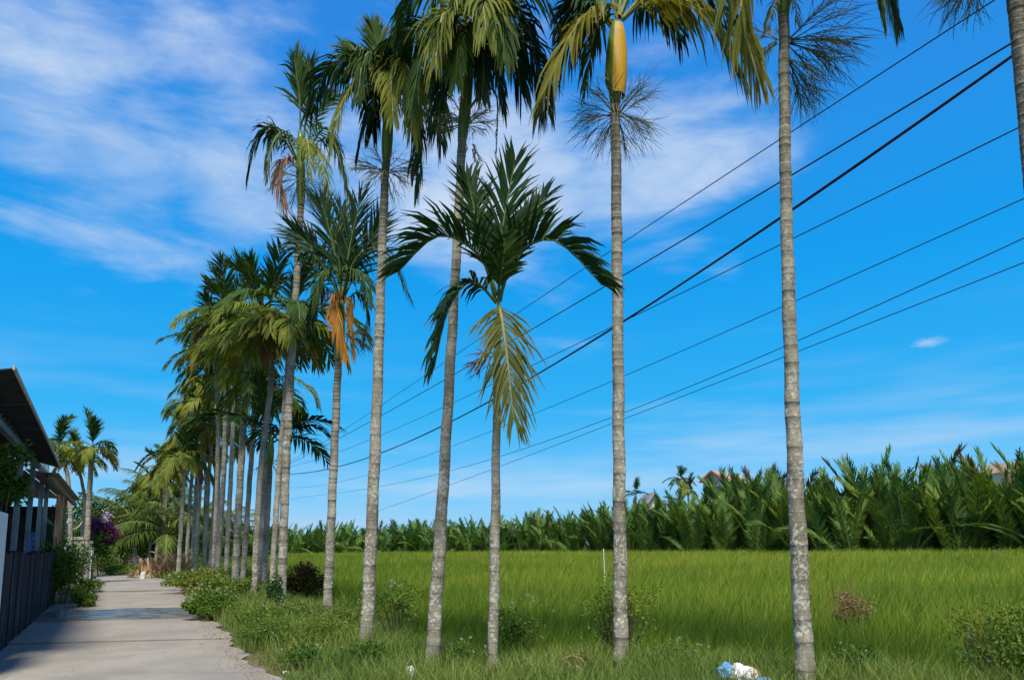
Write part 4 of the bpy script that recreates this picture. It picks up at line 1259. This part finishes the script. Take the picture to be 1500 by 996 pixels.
shrub('broadleaf_tree', pl(255, 70), 'dark leafy tree low behind the far palm trunks', 'tree', (5.5, 3, 2.4), 7000, .30, ('bush_leaf', 'weed_leaf'), (.75, .2), seed=35, clumps=30, zoff=2.2)
shrub('broadleaf_tree', pl(350, 84), 'dim green tree mass seen between the pale trunks', 'tree', (6.5, 3, 1.9), 6000, .34, ('bush_leaf', 'weed_leaf'), (.75, .2), seed=36, clumps=30, zoff=1.8)
shrub('broadleaf_tree', pl(128, 52), 'dark tree behind the shed palms', 'tree', (2.8, 2.4, 2.6), 5000, .26, ('bush_leaf',), seed=37, clumps=24, zoff=2.8)
shrub('grass_bush', pl(182, 41.5), 'low bright grassy bush on the far right verge of the bend', 'bush', (1.9, 1.2, .45), 3200, .11, ('weed_leaf',), seed=38, clumps=20, zoff=.35)

# ------------------------------------------------------------------ hut, wall and sheds on the left


def hp(t_, a_, z_):
    return P0 + UT * t_ + NN * a_ + Vector((0, 0, z_))


def hb(mb, t0, t1, a0, a1, z0, z1, m=0, o=None):
    o = o or Vector((0, 0, 0))
    mb.hexa([hp(*q) - o for q in ((t0, a0, z0), (t0, a1, z0), (t1, a1, z0), (t1, a0, z0), (t0, a0, z1), (t0, a1, z1), (t1, a1, z1), (t1, a0, z1))], m)


def ray_t(px, a_, py=760):
    """distance along the wall line (offset a_) at which it is seen at column px near the horizon"""
    dd_ = px_dir(px, py); k = dd_.x / dd_.y
    return (k * (P0.y + NN.y * a_) - (P0.x + NN.x * a_)) / (UT.x - k * UT.y)


def z_at(px, py, a_):
    t_ = ray_t(px, a_, py)
    p = hp(t_, a_, 0)
    return t_, at(px, py, p.y).z


hut0 = hp(3, -2, 0)
hut = empty('hut', hut0, 'open hut with dark overhanging roof and blue-grey posts', 'hut')
tA, zA = z_at(19, 541, .1); tB, zB = z_at(88, 686, .1)
print('HUT', tA, zA, tB, zB, P0, UT)
tP = [ray_t(x, -.35) for x in (24, 43, 58, 66)]
zP = [z_at(x, y, -.35)[1] for x, y in ((31, 650), (49, 668), (61, 688), (69, 694))]
print('POST', tP, zP)
zpl = sum(zP) / 4
def P_(t_, a_, z_):
    return hp(t_, a_, z_) - hut0
# roof sheets: the overhang rises toward the path, each corrugated sheet its own piece
nsh = 9
for k in range(nsh):
    f0, f1 = k / nsh, (k + 1) / nsh
    t0, t1 = tA + (tB - tA) * f0, tA + (tB - tA) * f1 - .012
    zo0, zo1 = zA + (zB - zA) * f0, zA + (zB - zA) * f1
    mb = MB(); nc = 6
    for c in range(nc):
        u0, u1 = c / nc, (c + 1) / nc
        d0, d1 = .012 * (c % 2), .012 * ((c + 1) % 2)
        q0, q1 = t0 + (t1 - t0) * u0, t0 + (t1 - t0) * u1
        y0, y1 = zo0 + (zo1 - zo0) * u0, zo0 + (zo1 - zo0) * u1
        lowz = zpl + .12 + (k % 2) * .004
        mb.hexa([P_(q0, -.62, lowz + d0), P_(q0, .1, y0 + d0), P_(q1, .1, y1 + d1), P_(q1, -.62, lowz + d1),
                 P_(q0, -.62, lowz + d0 + .02), P_(q0, .1, y0 + d0 + .02), P_(q1, .1, y1 + d1 + .02), P_(q1, -.62, lowz + d1 + .02)])
    mb.build('roof_sheet', 'roof_dark', hut)
mb = MB()
mb.hexa([P_(tA - .03, .10, zA - .01), P_(tA - .03, .125, zA - .01), P_(tB, .125, zB - .01), P_(tB, .10, zB - .01), P_(tA - .03, .10, zA + .05), P_(tA - .03, .125, zA + .05), P_(tB, .125, zB + .05), P_(tB, .10, zB + .05)])
mb.build('roof_edge', 'roof_edge', hut)
mb = MB()
mb.hexa([P_(tA, -.6, zpl + .13), P_(tB, -.6, zpl + .13), P_(tB, -4.5, zpl + .75), P_(tA, -4.5, zpl + .75), P_(tA, -.6, zpl + .17), P_(tB, -.6, zpl + .17), P_(tB, -4.5, zpl + .79), P_(tA, -4.5, zpl + .79)])
mb.build('main_roof', 'roof_dark', hut)
mb = MB(); hb(mb, tA, tP[3] + .3, -.40, -.30, zpl - .10, zpl, 0, hut0); mb.build('wall_plate', 'post_blue', hut)
k = tA
while k < tP[3] + .2:
    mb = MB(); hb(mb, k, k + .05, -.385, -.335, zpl + .003, zpl + .42, 0, hut0); mb.build('rafter_strut', 'post_blue', hut); k += .42
for t_ in tP:
    mb = MB(); hb(mb, t_ - .05, t_ + .05, -.41, -.31, -.05, zpl - .103, 0, hut0); mb.build('post', 'post_blue', hut)
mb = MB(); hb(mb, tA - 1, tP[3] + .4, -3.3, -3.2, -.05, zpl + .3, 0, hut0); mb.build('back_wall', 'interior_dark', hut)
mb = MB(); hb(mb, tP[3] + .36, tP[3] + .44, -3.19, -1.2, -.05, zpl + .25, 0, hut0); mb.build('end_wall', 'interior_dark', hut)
for z_ in (1.95, 2.02):
    pass
mb = MB(); hb(mb, tA, tP[2], -1.3, -1.25, 2.30, 2.37, 0, hut0); mb.build('rail', 'wood_grey', hut)
# blue tarp and white panel
mb = MB()
tq = ray_t(46, -.9); N = 8
grid = []
for i in range(N + 1):
    for j in range(5):
        grid.append(hp(tq - .5 + i * .14, -.9 + .09 * math.sin(i * 1.9) + .05 * math.sin(j * 2 + i), 1.35 + j * .16 - .05 * math.sin(i * .8)))
mb.v = [tuple(g) for g in grid]
for i in range(N):
    for j in range(4):
        a = i * 5 + j
        mb.f.append((a, a + 5, a + 6, a + 1)); mb.m.append(0)
ob = mb.build('tarp', 'tarp_blue', smooth=True)
tag(ob, 'crumpled blue tarp hanging inside the open hut', 'tarp')
mod = ob.modifiers.new('thickness', 'SOLIDIFY'); mod.thickness = .01

wall = empty('low_wall', hp(3, 0, 0), 'low black weathered wall along the left side of the path', 'wall')
w0 = hp(3, 0, 0)
tE = ray_t(84, -.1)
tt = -3.0; rr = random.Random(8); k = 0
while tt < tE:
    wdt = rr.uniform(.85, 1.15); zt = 1.44 + rr.uniform(-.06, .05)
    mb = MB()
    nsub = 5
    for q in range(nsub):
        a0, a1 = tt + wdt * q / nsub, tt + wdt * (q + 1) / nsub - (.012 if q == nsub - 1 else 0)
        j0 = rr.uniform(-.02, .02)
        hb(mb, a0, a1, -.16, -.02 + j0 * .3, -.08, zt + rr.uniform(-.03, .03), 0, w0)
    mb.build('wall_panel', 'wall_black', wall)
    mb = MB(); hb(mb, tt - .04, tt + .04, -.10, -.008, -.08, zt + .01, 0, w0); mb.build('wall_stud', 'wall_black', wall)
    tt += wdt
tw = ray_t(1, .02)
mb = MB(); hb(mb, tw - 1.4, tw, .06, .10, .55, z_at(11, 752, .1)[1]); tag(mb.build('white_board', 'panel_white'), 'pale blue-white board leaning at the near end of the black wall', 'board')

# leafy vine inside the top of the hut
pv = hp(ray_t(3, -.25) , -.25, 0)
shrub('vine', pv + Vector((0, 0, z_at(12, 700, -.25)[1] - .9)), 'dark green vine hanging round the first hut post', 'vine', (.42, .42, .65), 2600, .075, ('bush_leaf', 'weed_leaf'), (.85, .15), seed=41, clumps=18, zoff=.95, stems=4)
# creeper bush swallowing the end of the wall
pc = hp(ray_t(97, .15), .15, 0)
shrub('creeper_bush', Vector((pc.x, pc.y, 0)), 'green creeper bush spilling over the end of the black wall', 'bush', (.72, 1.2, .98), 9000, .070, ('bush_leaf', 'weed_leaf'), (.8, .25), seed=42, clumps=30, zoff=.85)
pc = gp(122, 888)
shrub('creeper_bush', pc, 'low yellowish sprig tuft at the path end of the creeper', 'bush', (.45, .4, .38), 2200, .06, ('weed_leaf',), seed=43, clumps=12)
pc = gp(131, 866)
shrub('small_bush', pc, 'small greyish leafy plant at the foot of the gate pillar', 'bush', (.5, .45, .32), 1400, .07, ('weed_leaf', 'frond_olive'), (.6, .3), seed=44, clumps=12)

# plank-roofed shed behind the hut
sh_t = ray_t(88, -.5)
s0 = hp(sh_t, -1.2, 0)
shed = empty('shed', s0, 'old shed with sagging grey plank roof on a pale wooden post', 'shed')
ts, zs = z_at(70, 712, -.1); te, ze = z_at(112, 716, -.1)
print('SHED', sh_t, ts, zs, te, ze)
te = min(te, ts + 12)
zr = z_at(88, 712, -.1)[1]
npk = 9
for k in range(npk):
    a0 = .1 - k * .34
    mb = MB()
    sag = .05 * math.sin(k * 1.3)
    mb.hexa([hp(ts, a0 - .32, zr + .02 * k + sag) - s0, hp(ts, a0, zr + .02 * k - .01) - s0, hp(te, a0, zr + .05 + .02 * k) - s0, hp(te, a0 - .32, zr + .05 + .02 * k + sag) - s0,
             hp(ts, a0 - .32, zr + .02 * k + .035 + sag) - s0, hp(ts, a0, zr + .02 * k + .025) - s0, hp(te, a0, zr + .085 + .02 * k) - s0, hp(te, a0 - .32, zr + .085 + .02 * k + sag) - s0])
    mb.build('plank', 'wood_grey', shed)
mb = MB(); hb(mb, ts + .1, te - .1, -.12, -.02, zr - .16, zr - .015, 0, s0); mb.build('beam', 'wood_grey', shed)
tp = ray_t(86, -.15)
mb = MB(); hb(mb, tp - .09, tp + .09, -.24, -.06, -.05, zr - .163, 0, s0); mb.build('post', 'wood_pale', shed)
tp2 = min(ray_t(93, -.15), te - .3)
mb = MB(); hb(mb, tp2 - .11, tp2 + .11, -.30, -.08, -.05, zr - .163, 0, s0); mb.build('post', 'wood_grey', shed)
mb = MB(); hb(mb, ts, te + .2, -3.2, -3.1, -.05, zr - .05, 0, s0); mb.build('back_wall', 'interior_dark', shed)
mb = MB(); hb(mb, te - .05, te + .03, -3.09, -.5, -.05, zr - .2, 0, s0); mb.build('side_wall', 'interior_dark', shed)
# green awning strip
tg0, tg1 = ray_t(66, -.6), ray_t(106, -.4)
tg1 = min(tg1, te)
mb = MB(); N = 12
for k in range(N):
    f0, f1 = k / N, (k + 1) / N
    za, zb = [2.55 - .75 * f + .12 * math.sin(f * 7) - .12 * math.sin(f * math.pi) for f in (f0, f1)]
    qa, qb = tg0 + (tg1 - tg0) * f0, tg0 + (tg1 - tg0) * f1
    mb.hexa([hp(qa, -.5, za - .25), hp(qa, -.35, za - .30), hp(qb, -.35, zb - .30), hp(qb, -.5, zb - .25), hp(qa, -.75, za), hp(qa, -.6, za), hp(qb, -.6, zb), hp(qb, -.75, zb)])
tag(mb.build('awning', 'tarp_green'), 'faded green cloth awning sagging beneath the plank shed roof', 'awning')

# gate pillars and gate
for (pxc, y0, y1, wpx, lab) in ((110, 858, 786, 9, 'left weathered concrete gate pillar wrapped by creeper'), (123, 856, 792, 12, 'right weathered concrete gate pillar with flat cap')):
    p = ground(pxc, y0); hw = wpx / F * p.y / 2
    z1 = at(pxc, y1, p.y).z
    root = empty('gate_pillar', (p.x, p.y, 0), lab, 'pillar', 'gate pillars')
    root.rotation_euler[2] = math.atan2(UT.y, UT.x)
    mb = MB(); mb.box(-hw, hw, -hw, hw, -.1, z1 - .12); mb.build('shaft', 'concrete_pillar', root)
    mb = MB(); mb.box(-hw * 1.35, hw * 1.35, -hw * 1.35, hw * 1.35, z1 - .117, z1); mb.build('cap', 'concrete_pillar', root)
    mb = MB(); mb.box(-hw * 1.15, hw * 1.15, -hw * 1.15, hw * 1.15, -.1, .25); mb.build('plinth', 'concrete_pillar', root)
p = ground(133, 852); z1 = at(133, 812, p.y).z
root = empty('gate', (p.x, p.y, 0), 'dark closed gate beyond the right gate pillar', 'gate')
root.rotation_euler[2] = math.atan2(UT.y, UT.x)
for k in range(8):
    mb = MB(); mb.box(-.2 + k * .28, .07 + k * .28, -.03, .03, .05, z1 + .03 * (k % 2)); mb.build('plank', 'gate_dark', root)
mb = MB(); mb.box(-.2, 2.1, -.06, -.033, .4, .5); mb.build('rail', 'gate_dark', root)
mb = MB(); mb.box(-.2, 2.1, -.06, -.033, z1 - .35, z1 - .25); mb.build('rail', 'gate_dark', root)
mb = MB(); q = ground(131, 850); mb.box(-.07, .07, -.07, .07, 0, at(131, 802, q.y).z); o_ = mb.build('post', 'paint_white', None, (q.x, q.y, 0)); o_.name = 'white_post'
tag(o_, 'short pale post standing at the dark gate', 'post')
# rope from shed to the ground
pa, pb = hp(ray_t(125, -.2), -.2, 0), hp(ray_t(106, -.1), -.1, 0)
pa.z, pb.z = at(125, 752, pa.y).z, at(106, 775, pb.y).z
mb = MB(); mb.tube([pa.lerp(pb, k / 8) - Vector((0, 0, .25 * math.sin(math.pi * k / 8))) for k in range(9)], .018, 5)
tag(mb.build('rope', 'rope_white'), 'pale slack rope strung from palm trunk to shed', 'rope')
# fence stakes at the bend
for k, (px, py) in enumerate(((162, 828), (167, 827))):
    p = ground(px, py); h = at(px, 806, p.y).z
    mb = MB(); mb.tube([(0, 0, -.1), (.02, 0, h * .5), (.05 * (1 - 2 * k), 0, h)], [.07, .065, .06], 7)
    tag(mb.build('stake', 'concrete_pillar', None, (p.x, p.y, 0)), ('left' if k == 0 else 'right') + ' pale stake of the pair in the bushes at the bend', 'stake', 'stakes at the bend')

# ------------------------------------------------------------------ heap of dry husks, white marker, litter
hq = ground(240, 846)
heap = empty('husk_heap', (hq.x, hq.y, 0), 'heap of brown dry palm husks beside the path at the bend', 'heap')
rr = random.Random(17)
hm = []
for k in range(5):
    mb = MB(); n = 6; wv = .10 + .03 * k; L = .95
    row = []
    for i in range(n + 1):
        f = i / n; ww_ = wv * math.sin(math.pi * (.12 + .8 * f)); z = .22 * math.sin(f * math.pi * .8) * (1 if k % 2 else -.5)
        row.append([(f * L, -ww_, z + .05), (f * L, 0, z), (f * L, ww_, z + .05)])
    for i in range(n):
        for j in range(2):
            mb.quad(row[i][j], row[i + 1][j], row[i + 1][j + 1], row[i][j + 1])
    hm.append(mb.mesh('husk', 'husk_pink' if k % 2 == 0 else 'straw'))
for k in range(75):
    a = rr.uniform(0, 6.28); r_ = math.sqrt(rr.random())
    x, y = math.cos(a) * r_ * 1.25, math.sin(a) * r_ * .9
    z = (1 - r_ * .6) * .9 * rr.uniform(.1, 1.0) + .03
    ob = link('husk', rr.choice(hm), heap, (x, y, z))
    ob.rotation_euler = (rr.uniform(-.6, .6), -rr.uniform(.5, 1.4), rr.uniform(3.6, 5.9))
    sc = rr.uniform(.6, 1.0); ob.scale = (sc, sc * .8, sc)
dq = ground(216, 846)
dry = empty('dry_frond_bundle', (dq.x, dq.y, 0), 'arched bundle of straw-coloured dead fronds drooping left of the husk heap', 'fronds')
for k in range(7):
    rach, lf, _p = frond_geo(az=R(170 + k * 14), e0=70, e1=-88, L=2.5, ll=.55, wl=.045, droop=1.2, n=30, segs=2, rr=rr, p=.7)
    fo = rach.build('dead_frond', 'rachis_dry', dry, (.65 + .05 * k, .1 * (k - 3), .15))
    tag(lf.build('leaflets', 'straw', fo), kind='stuff')
mq = ground(209, 849)
mb = MB(); zt = at(209, 837, mq.y).z; mb.box(-.10, .10, -.06, .06, -.05, zt * .8); mb.hexa([(-.10, -.06, zt * .8), (.10, -.06, zt * .8), (.10, .06, zt * .8), (-.10, .06, zt * .8), (-.03, -.05, zt), (.03, -.05, zt), (.03, .05, zt), (-.03, .05, zt)])
tag(mb.build('marker_stone', 'paint_white', None, (mq.x, mq.y, 0)), 'small white marker stone on the right edge of the path', 'marker')


def lump(name, loc, rad, mat, label, cat, seed, group=None, amp=.35, z=.6):
    """crumpled plastic: a ball with deep random folds, flattened on the ground"""
    mb = MB(); nu, nv = 44, 26
    for j in range(nv + 1):
        th = math.pi * j / nv
        for i in range(nu):
            ph = 2 * math.pi * i / nu
            d = Vector((math.sin(th) * math.cos(ph), math.sin(th) * math.sin(ph), math.cos(th)))
            q = 1 + amp * mnoise.noise(d * 1.7 + Vector((seed, 0, 0))) + amp * .9 * (abs(mnoise.noise(d * 3.6 + Vector((0, seed, 3)))) - .25) + .5 * amp * (abs(mnoise.noise(d * 7 + Vector((seed, 1, 1)))) - .2)
            p = Vector((d.x * rad[0], d.y * rad[1], d.z * rad[2])) * q
            mb.v.append((p.x, p.y, max(p.z + rad[2] * z, -.02)))
    for j in range(nv):
        for i in range(nu):
            a, b = j * nu + i, j * nu + (i + 1) % nu
            mb.f.append((a, a + nu, b + nu, b)); mb.m.append(0)
    ob = mb.build(name, mat, None, loc, smooth=True)
    return tag(ob, label, cat, group)


def low(px, py, Y):
    p = at(px, py, Y); return Vector((p.x, p.y, gz(p.x, p.y)))


g_ = 'discarded sacks in the grass'
lump('plastic_sack', low(1068, 1000, 7.9), (.12, .10, .095), 'sack_blue', 'crumpled blue plastic sack at the bottom of the grass', 'sack', 1.3, g_)
lump('plastic_sack', low(1086, 1000, 7.8), (.10, .10, .105), 'sack_white', 'crumpled white plastic sack between the blue and pinkish ones', 'sack', 4.3, g_)
lump('cloth_bundle', low(1101, 1000, 7.85), (.075, .09, .085), 'sack_pink', 'pinkish cloth bundle right of the white sack', 'cloth', 7.1, g_)
lump('plastic_sack', low(1118, 1002, 7.7), (.10, .08, .05), 'sack_blue', 'small flat blue sack at right end of the discarded sacks', 'sack', 9.7, g_)
lump('plastic_bag', (ground(262, 843).x, ground(262, 843).y, .03), (.20, .18, .14), 'sack_cyan', 'light blue plastic bag below the husk heap', 'bag', 2.2)
lump('plastic_bag', low(601, 994, 8.3), (.06, .05, .07), 'sack_white', 'scrap of pale plastic in the grass near the leaning palm', 'litter', 5.2)
lump('litter_scrap', (ground(419, 990).x, ground(419, 990).y, .03), (.035, .03, .02), 'sack_white', 'tiny white scrap at the path edge', 'litter', 6.6)
# dry fronds lying in the grass at the bottom
dq = low(812, 1000, 8.1)
dry = empty('fallen_frond', (dq.x, dq.y, dq.z + .12), 'curled brown fallen frond lying in the grass between two palms', 'frond')
for k in range(3):
    rach, lf, _p = frond_geo(az=R(-15 + 160 * (k == 1) + 20 * k), e0=18 + 10 * k, e1=-35, L=.55, ll=.28, wl=.022, droop=.8, n=16, rr=rr)
    fo = rach.build('dead_stem', 'stalk_brown', dry, (-.1 + .06 * k, .03 * k, -.01))
    tag(lf.build('leaflets', 'dry_stalk', fo), kind='stuff')
# pale survey stick in the field
p = pl(884, 24)
mb = MB(); mb.tube([(0, 0, -.1), (.01, 0, .7), (.0, 0, at(884, 803, 24).z - p.z)], [.016, .015, .013], 6)
tag(mb.build('stick', 'paint_white', None, p), 'thin white stick standing in the grass field', 'stick')

# ------------------------------------------------------------------ houses beyond the thicket


def house(label, px, ridge_py, eave_py, Y, wpx, depth, rz, roof, gable=True):
    c = at(px, ridge_py, Y); ze = at(px, eave_py, Y).z; hw = wpx / F * Y / 2
    g0 = gz(c.x, c.y)
    root = empty('house', (c.x, c.y, g0), label, 'house', None, rz)
    zr, ze = c.z - g0, ze - g0
    mb = MB(); mb.box(-hw * .88, hw * .88, 0, depth, -.1, ze - .003); mb.build('wall', 'house_wall', root)
    mb = MB(); mb.tri((-hw * .88, 0, ze), (hw * .88, 0, ze), (0, 0, ze + (zr - ze) * .9)); mb.build('gable', 'house_wall', root)
    mb = MB(); mb.tri((-hw * .88, depth, ze), (0, depth, ze + (zr - ze) * .9), (hw * .88, depth, ze)); mb.build('gable', 'house_wall', root)
    for sg in (-1, 1):
        mb = MB()
        a, b = (-.5, depth + .5)
        mb.hexa([(0, a, zr - .12), (sg * hw * 1.08, a, ze - .16), (sg * hw * 1.08, b, ze - .16), (0, b, zr - .12), (0, a, zr), (sg * hw * 1.08, a, ze - .04), (sg * hw * 1.08, b, ze - .04), (0, b, zr)])
        mb.build('roof_slope', roof, root)
        mb = MB()
        mb.hexa([(0, a - .06, zr - .22), (sg * hw * 1.1, a - .06, ze - .26), (sg * hw * 1.1, a - .004, ze - .26), (0, a - .004, zr - .22), (0, a - .06, zr + .05), (sg * hw * 1.1, a - .06, ze), (sg * hw * 1.1, a - .004, ze), (0, a - .004, zr + .05)])
        mb.build('bargeboard', 'trim_red' if gable else 'roof_edge', root)
    for sx in (-.4, .4):
        fr = MB(); fr.box(sx * hw - .6, sx * hw + .6, -.06, -.004, ze - 1.9, ze - .6); f = fr.build('window', 'paint_white', root)
        pn = MB(); pn.box(sx * hw - .5, sx * hw + .5, -.08, -.064, ze - 1.8, ze - .7); pn.build('pane', 'glass_dark', f)
    return root


house('cream gabled house with red-trimmed tan roof peeking above the palms', 1044, 689, 704, 98, 36, 9, R(-38), 'house_roof_tan')
house('grey-roofed house low behind the thicket, left of gabled house', 957, 721, 737, 104, 24, 3, R(12), 'house_roof_grey', False)
house('house with pinkish roof barely showing at far right above palms', 1484, 676, 690, 80, 18, 3, R(12), 'house_roof_tan', False)
for spec in (('little palm crown rising above thicket left of the grey roof', [(930, 830), (931, 760)], 92, 1.6, 1.4, (931, 724), 301, 'dark'),
             ('little palm with drooping crown between the two rooftops', [(995, 830), (996, 750)], 90, 1.8, 1.5, (998, 702), 302, 'std'),
             ('yellowish little palm crown in front of the gabled house', [(1008, 830), (1009, 760)], 88, 1.6, 1.5, (1008, 716), 303, 'yellow')):
    far_palm(*spec, group='palms behind the thicket', scale=.95)

# ------------------------------------------------------------------ overhead cables, running beside the row behind the palms
WX, WY, WD = 10.0, 14.5, (-.5, 1.0)
WIRES = (
    ('thin top cable of the overhead lines', .015, [(1430, 15), (1340, 80), (1165, 188), (915, 355), (785, 440), (620, 552), (430, 672)]),
    ('second cable from the top, medium black', .021, [(1478, 68), (1165, 252), (915, 400), (780, 485), (640, 562), (430, 676)]),
    ('thickest black cable, third from top', .036, [(1478, 87), (1165, 303), (915, 470), (780, 552), (640, 628), (500, 682), (430, 694)]),
    ('thin cable that crosses the thick one at mid span', .014, [(1487, 190), (1165, 350), (915, 466), (780, 535), (690, 580), (550, 640), (430, 682)]),
    ('faint thin cable, third from the bottom', .011, [(1498, 292), (1165, 440), (915, 552), (780, 606), (550, 692), (430, 714)]),
    ('faint thin cable, second from the bottom', .011, [(1500, 347), (1165, 503), (915, 604), (780, 652), (560, 712), (430, 730)]),
    ('faint lowest cable of the overhead lines', .010, [(1500, 387), (1165, 512), (915, 616), (780, 664), (560, 746)]),
)
for lab, rad, pp in WIRES:
    T_, Z_ = [], []
    for px, py in pp:
        d = px_dir(px, py); k = d.x / d.y
        t_ = (WX - k * WY) / (k * WD[1] - WD[0])
        T_.append(t_); Z_.append(at(px, py, WY + t_).z)
    co = np.polyfit(T_, Z_, 3 if len(T_) > 5 else 2)
    t_end = max(T_) + 3
    ts_ = np.linspace(min(T_) - 2.2, t_end, 60)
    mb = MB()
    # a twist or tie every so often keeps the thick bundle from being a perfect rod
    mb.tube([(WX + WD[0] * q, WY + q, float(np.polyval(co, q))) for q in ts_], [rad * (1 + (.10 * math.sin(q * 9) if rad > .03 else 0)) for q in ts_], 6)
    tag(mb.build('cable', 'wire_black', smooth=True), lab, 'cable', 'overhead cables above the field')
